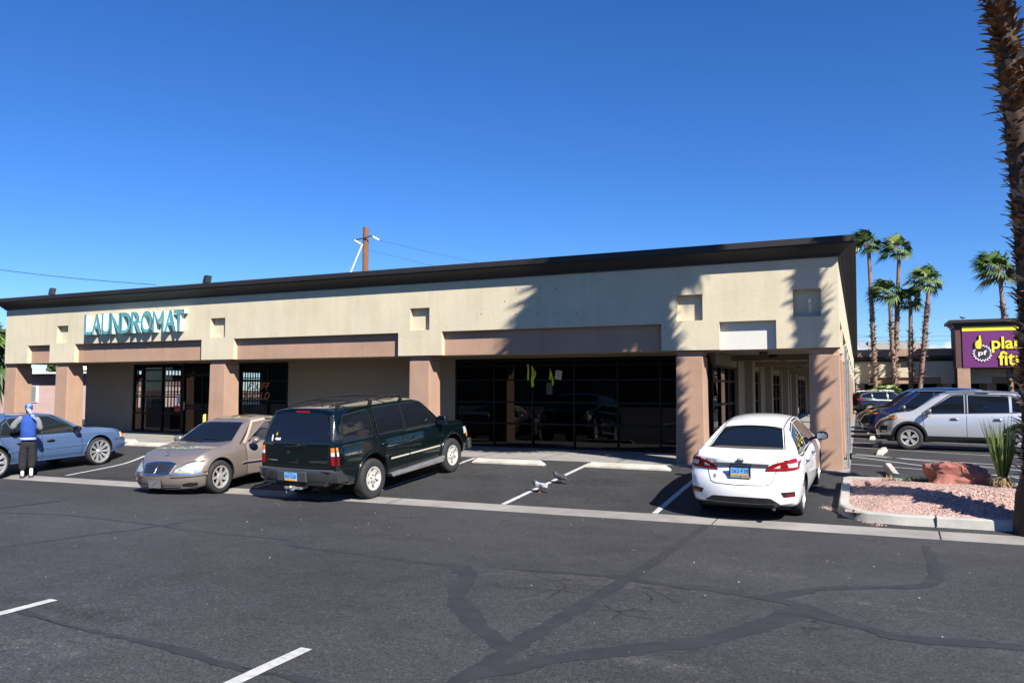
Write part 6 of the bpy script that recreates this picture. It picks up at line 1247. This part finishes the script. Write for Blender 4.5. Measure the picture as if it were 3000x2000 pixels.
tr = [(0, 0, .93, (.165, .125)), (0, 0, .84, (.17, .13)), (-.095, .0, .74, (.105, .115)), (-.105, .02, .48, (.105, .11)), (-.105, 0, .24, (.095, .10)), (-.10, -.005, .17, (.072, .075)), (.095, .0, .74, (.105, .115)), (.105, .02, .48, (.105, .11)), (.105, 0, .28, (.092, .095)), (.10, -.005, .21, (.068, .07))]
skin('trousers', tr, [(0, 1), (1, 2), (2, 3), (3, 4), (4, 5), (1, 6), (6, 7), (7, 8), (8, 9)], TRO, p, 3)
for o, a_, f_ in [(q, .012, 7) for q in p.children if q.name.split('.')[0] in ('jacket', 'sleeve', 'trousers')]:
    for v in o.data.vertices: n_ = v.normal; k_ = noise.noise(Vector((v.co.x*f_*1.4, v.co.y*f_*1.4, v.co.z*f_*.9)) + Vector((3, 1, 7))) + .6*noise.noise(v.co*f_*2.6); v.co += n_*a_*k_
for sx, z1, mt in ((-1, .14, TRO), (1, .2, SOCK)):
    skin('sock', [(sx*.10, -.012, z1+.05, .047), (sx*.10, -.012, .10, .045), (sx*.10, .0, .055, (.045, .042)), (sx*.10-.01, .09, .045, (.046, .034)), (sx*.10-.02, .17, .038, (.045, .026))], [(0, 1), (1, 2), (2, 3), (3, 4)], mt if sx > 0 else SOCK, p, 2)
    m = MB(); m.prism([(sx*.10-.055, -.065), (sx*.10+.05, -.065), (sx*.10+.055, .08), (sx*.10+.03, .215), (sx*.10-.05, .215), (sx*.10-.068, .08)], .0, .022); o = m.build('sandal', SLIDE, p); bevel(o, .008)
CAMO = bpy.data.materials.new('blue_camo'); CAMO.use_nodes = True; nt = CAMO.node_tree; n = nd(nt, 'ShaderNodeTexNoise'); n.inputs['Scale'].default_value = 14; tcx = nd(nt, 'ShaderNodeTexCoord'); mp = nd(nt, 'ShaderNodeMapping'); mp.inputs['Scale'].default_value = (1, 1, 2.2); nt.links.new(tcx.outputs['Object'], mp.inputs['Vector']); nt.links.new(mp.outputs['Vector'], n.inputs['Vector']); r = nd(nt, 'ShaderNodeValToRGB'); r.color_ramp.interpolation = 'CONSTANT'
for k, (pos, cc) in enumerate(((0, (.02, .05, .30, 1)), (.44, (.07, .16, .55, 1)), (.52, (.5, .56, .66, 1)), (.57, (.06, .14, .5, 1)))):
    e = r.color_ramp.elements[k] if k < 2 else r.color_ramp.elements.new(pos); e.position = pos; e.color = cc
nt.links.new(n.outputs['Fac'], r.inputs['Fac']); nt.links.new(r.outputs['Color'], nt.nodes['Principled BSDF'].inputs['Base Color'])
m = MB(); m.sphere((-.02, .06, 1.675), (.094, .115, .088), 22, 14); m.v = [(a, b, max(z, 1.64 - max(0, .06-b)*.9)) for a, b, z in m.v]
rows = []
for t in split(0, 1, 6): y = -.045 - .10*t; z = 1.62 - .26*t; w_ = lerp(.07, .045, t); xo = -.01 + .16*t; rows.append([(xo-w_, y, z+.02), (xo, y-.02, z+.01), (xo+w_, y, z-.02)])
m.grid(rows); rows2 = [[(a, b+.012, c_) for a, b, c_ in r_] for r_ in rows]; m.grid(rows2); m.build('headwrap', CAMO, p, 60, fix=False)
p.location = (-18.68, 12.30, terr(-18.68, 12.30)); p.rotation_euler = (0, 0, R(50)); p.scale = (.92, .95, 1.04)
# ------------------------------------------------------------------ pigeons
def pigeon(lab, x, y, rz, dark, z=None, s=1):
    t = thing('pigeon', lab, 'pigeon', (x, y, terr(x, y) if z is None else z), rz, 'pigeons on the asphalt' if z is None else None); t.scale = (s, s, s)
    g = M('pigeon_dark', (.055, .055, .065), .7, var=.3, vs=14) if dark else M('pigeon_grey', (.30, .31, .34), .7, var=.2, vs=14); dk = M('pigeon_neck', (.035, .04, .05), .45, var=.4, vs=20); tl = M('pigeon_tail', (.04, .04, .045), .7)
    o = skin('body', [(-.10, 0, .115, .034), (-.03, 0, .125, (.058, .055)), (.05, 0, .135, (.060, .062)), (.100, 0, .158, .052), (.122, 0, .188, .044), (.138, 0, .212, .043), (.158, 0, .213, .030), (-.16, 0, .10, (.035, .012)), (-.235, 0, .082, (.034, .007))], [(0, 1), (1, 2), (2, 3), (3, 4), (4, 5), (5, 6), (0, 7), (7, 8)], [g, dk, tl], t, 2)
    for q in o.data.polygons:
        c_ = q.center; q.material_index = 1 if (c_.x > .085 and not dark) or c_.x > .11 else 2 if c_.x < -.16 else 0
    m = MB(); m.tube([(.170, 0, .212), (.196, 0, .203)], [.008, .003], 6); m.build('beak', BLK, t)
    m = MB()
    for sg in (1, -1): m.sphere((-.02, sg*.052, .132), (.115, .018, .045), 12, 8)
    m.build('wing', g, t, 60)
    m = MB()
    for sg in (1, -1):
        for x0 in (-.05, -.085): m.tube([(x0+.03, sg*.070, .165), (x0, sg*.0715, .12), (x0-.015, sg*.064, .10)], .007, 5)
    m.build('wing_bar', tl, t)
    m = MB()
    for sg in (1, -1):
        m.tube([(.0, sg*.03, .09), (.005, sg*.03, .045), (-.005, sg*.03, .008)], .006, 6)
        for a in (-.5, 0, .5, 3.1): m.tube([(-.005, sg*.03, .008), (-.005+.035*math.cos(a), sg*.03+.035*math.sin(a), .004)], .004, 5)
    m.build('leg', M('pigeon_leg', (.45, .12, .10), .6) if not dark else BLK, t)
pigeon('pale grey pigeon with black wing bars standing on the white stall line', -5.78, 14.12, R(170), False, s=1.05)
pigeon('dark grey pigeon walking beside the white stall line', -5.72, 15.06, R(165), True, s=1.05)
pigeon('small dark bird perched on top of the purple sign tower', 8.1, 73.4, R(160), True, z=7.6, s=1.3)
# small litter on the asphalt
LT = M('litter_pale', (.6, .6, .55), .8)
rr = random.Random(12); m = MB()
for i in range(130):
    x, y = rr.uniform(-14, 4), rr.uniform(4.5, 17); s = rr.uniform(.004, .014); a = rr.random()*3
    z = terr(x, y)+.004; m.add([(x+s*math.cos(a), y+s*math.sin(a), z), (x-s*math.sin(a), y+s*math.cos(a)*.6, z+.004), (x-s*math.cos(a), y-s*math.sin(a), z), (x+s*math.sin(a), y-s*math.cos(a)*.6, z+.002)], [(0, 1, 2, 3)])
tag(m.build('litter', LT, fix=False), 'tiny pale bits of litter scattered on the asphalt', 'litter', kind='stuff')
for o in bpy.data.objects:
    if o.type == 'MESH' and o.parent is None and not o.get('kind') and not o.get('category'): print('UNTAGGED', o.name)
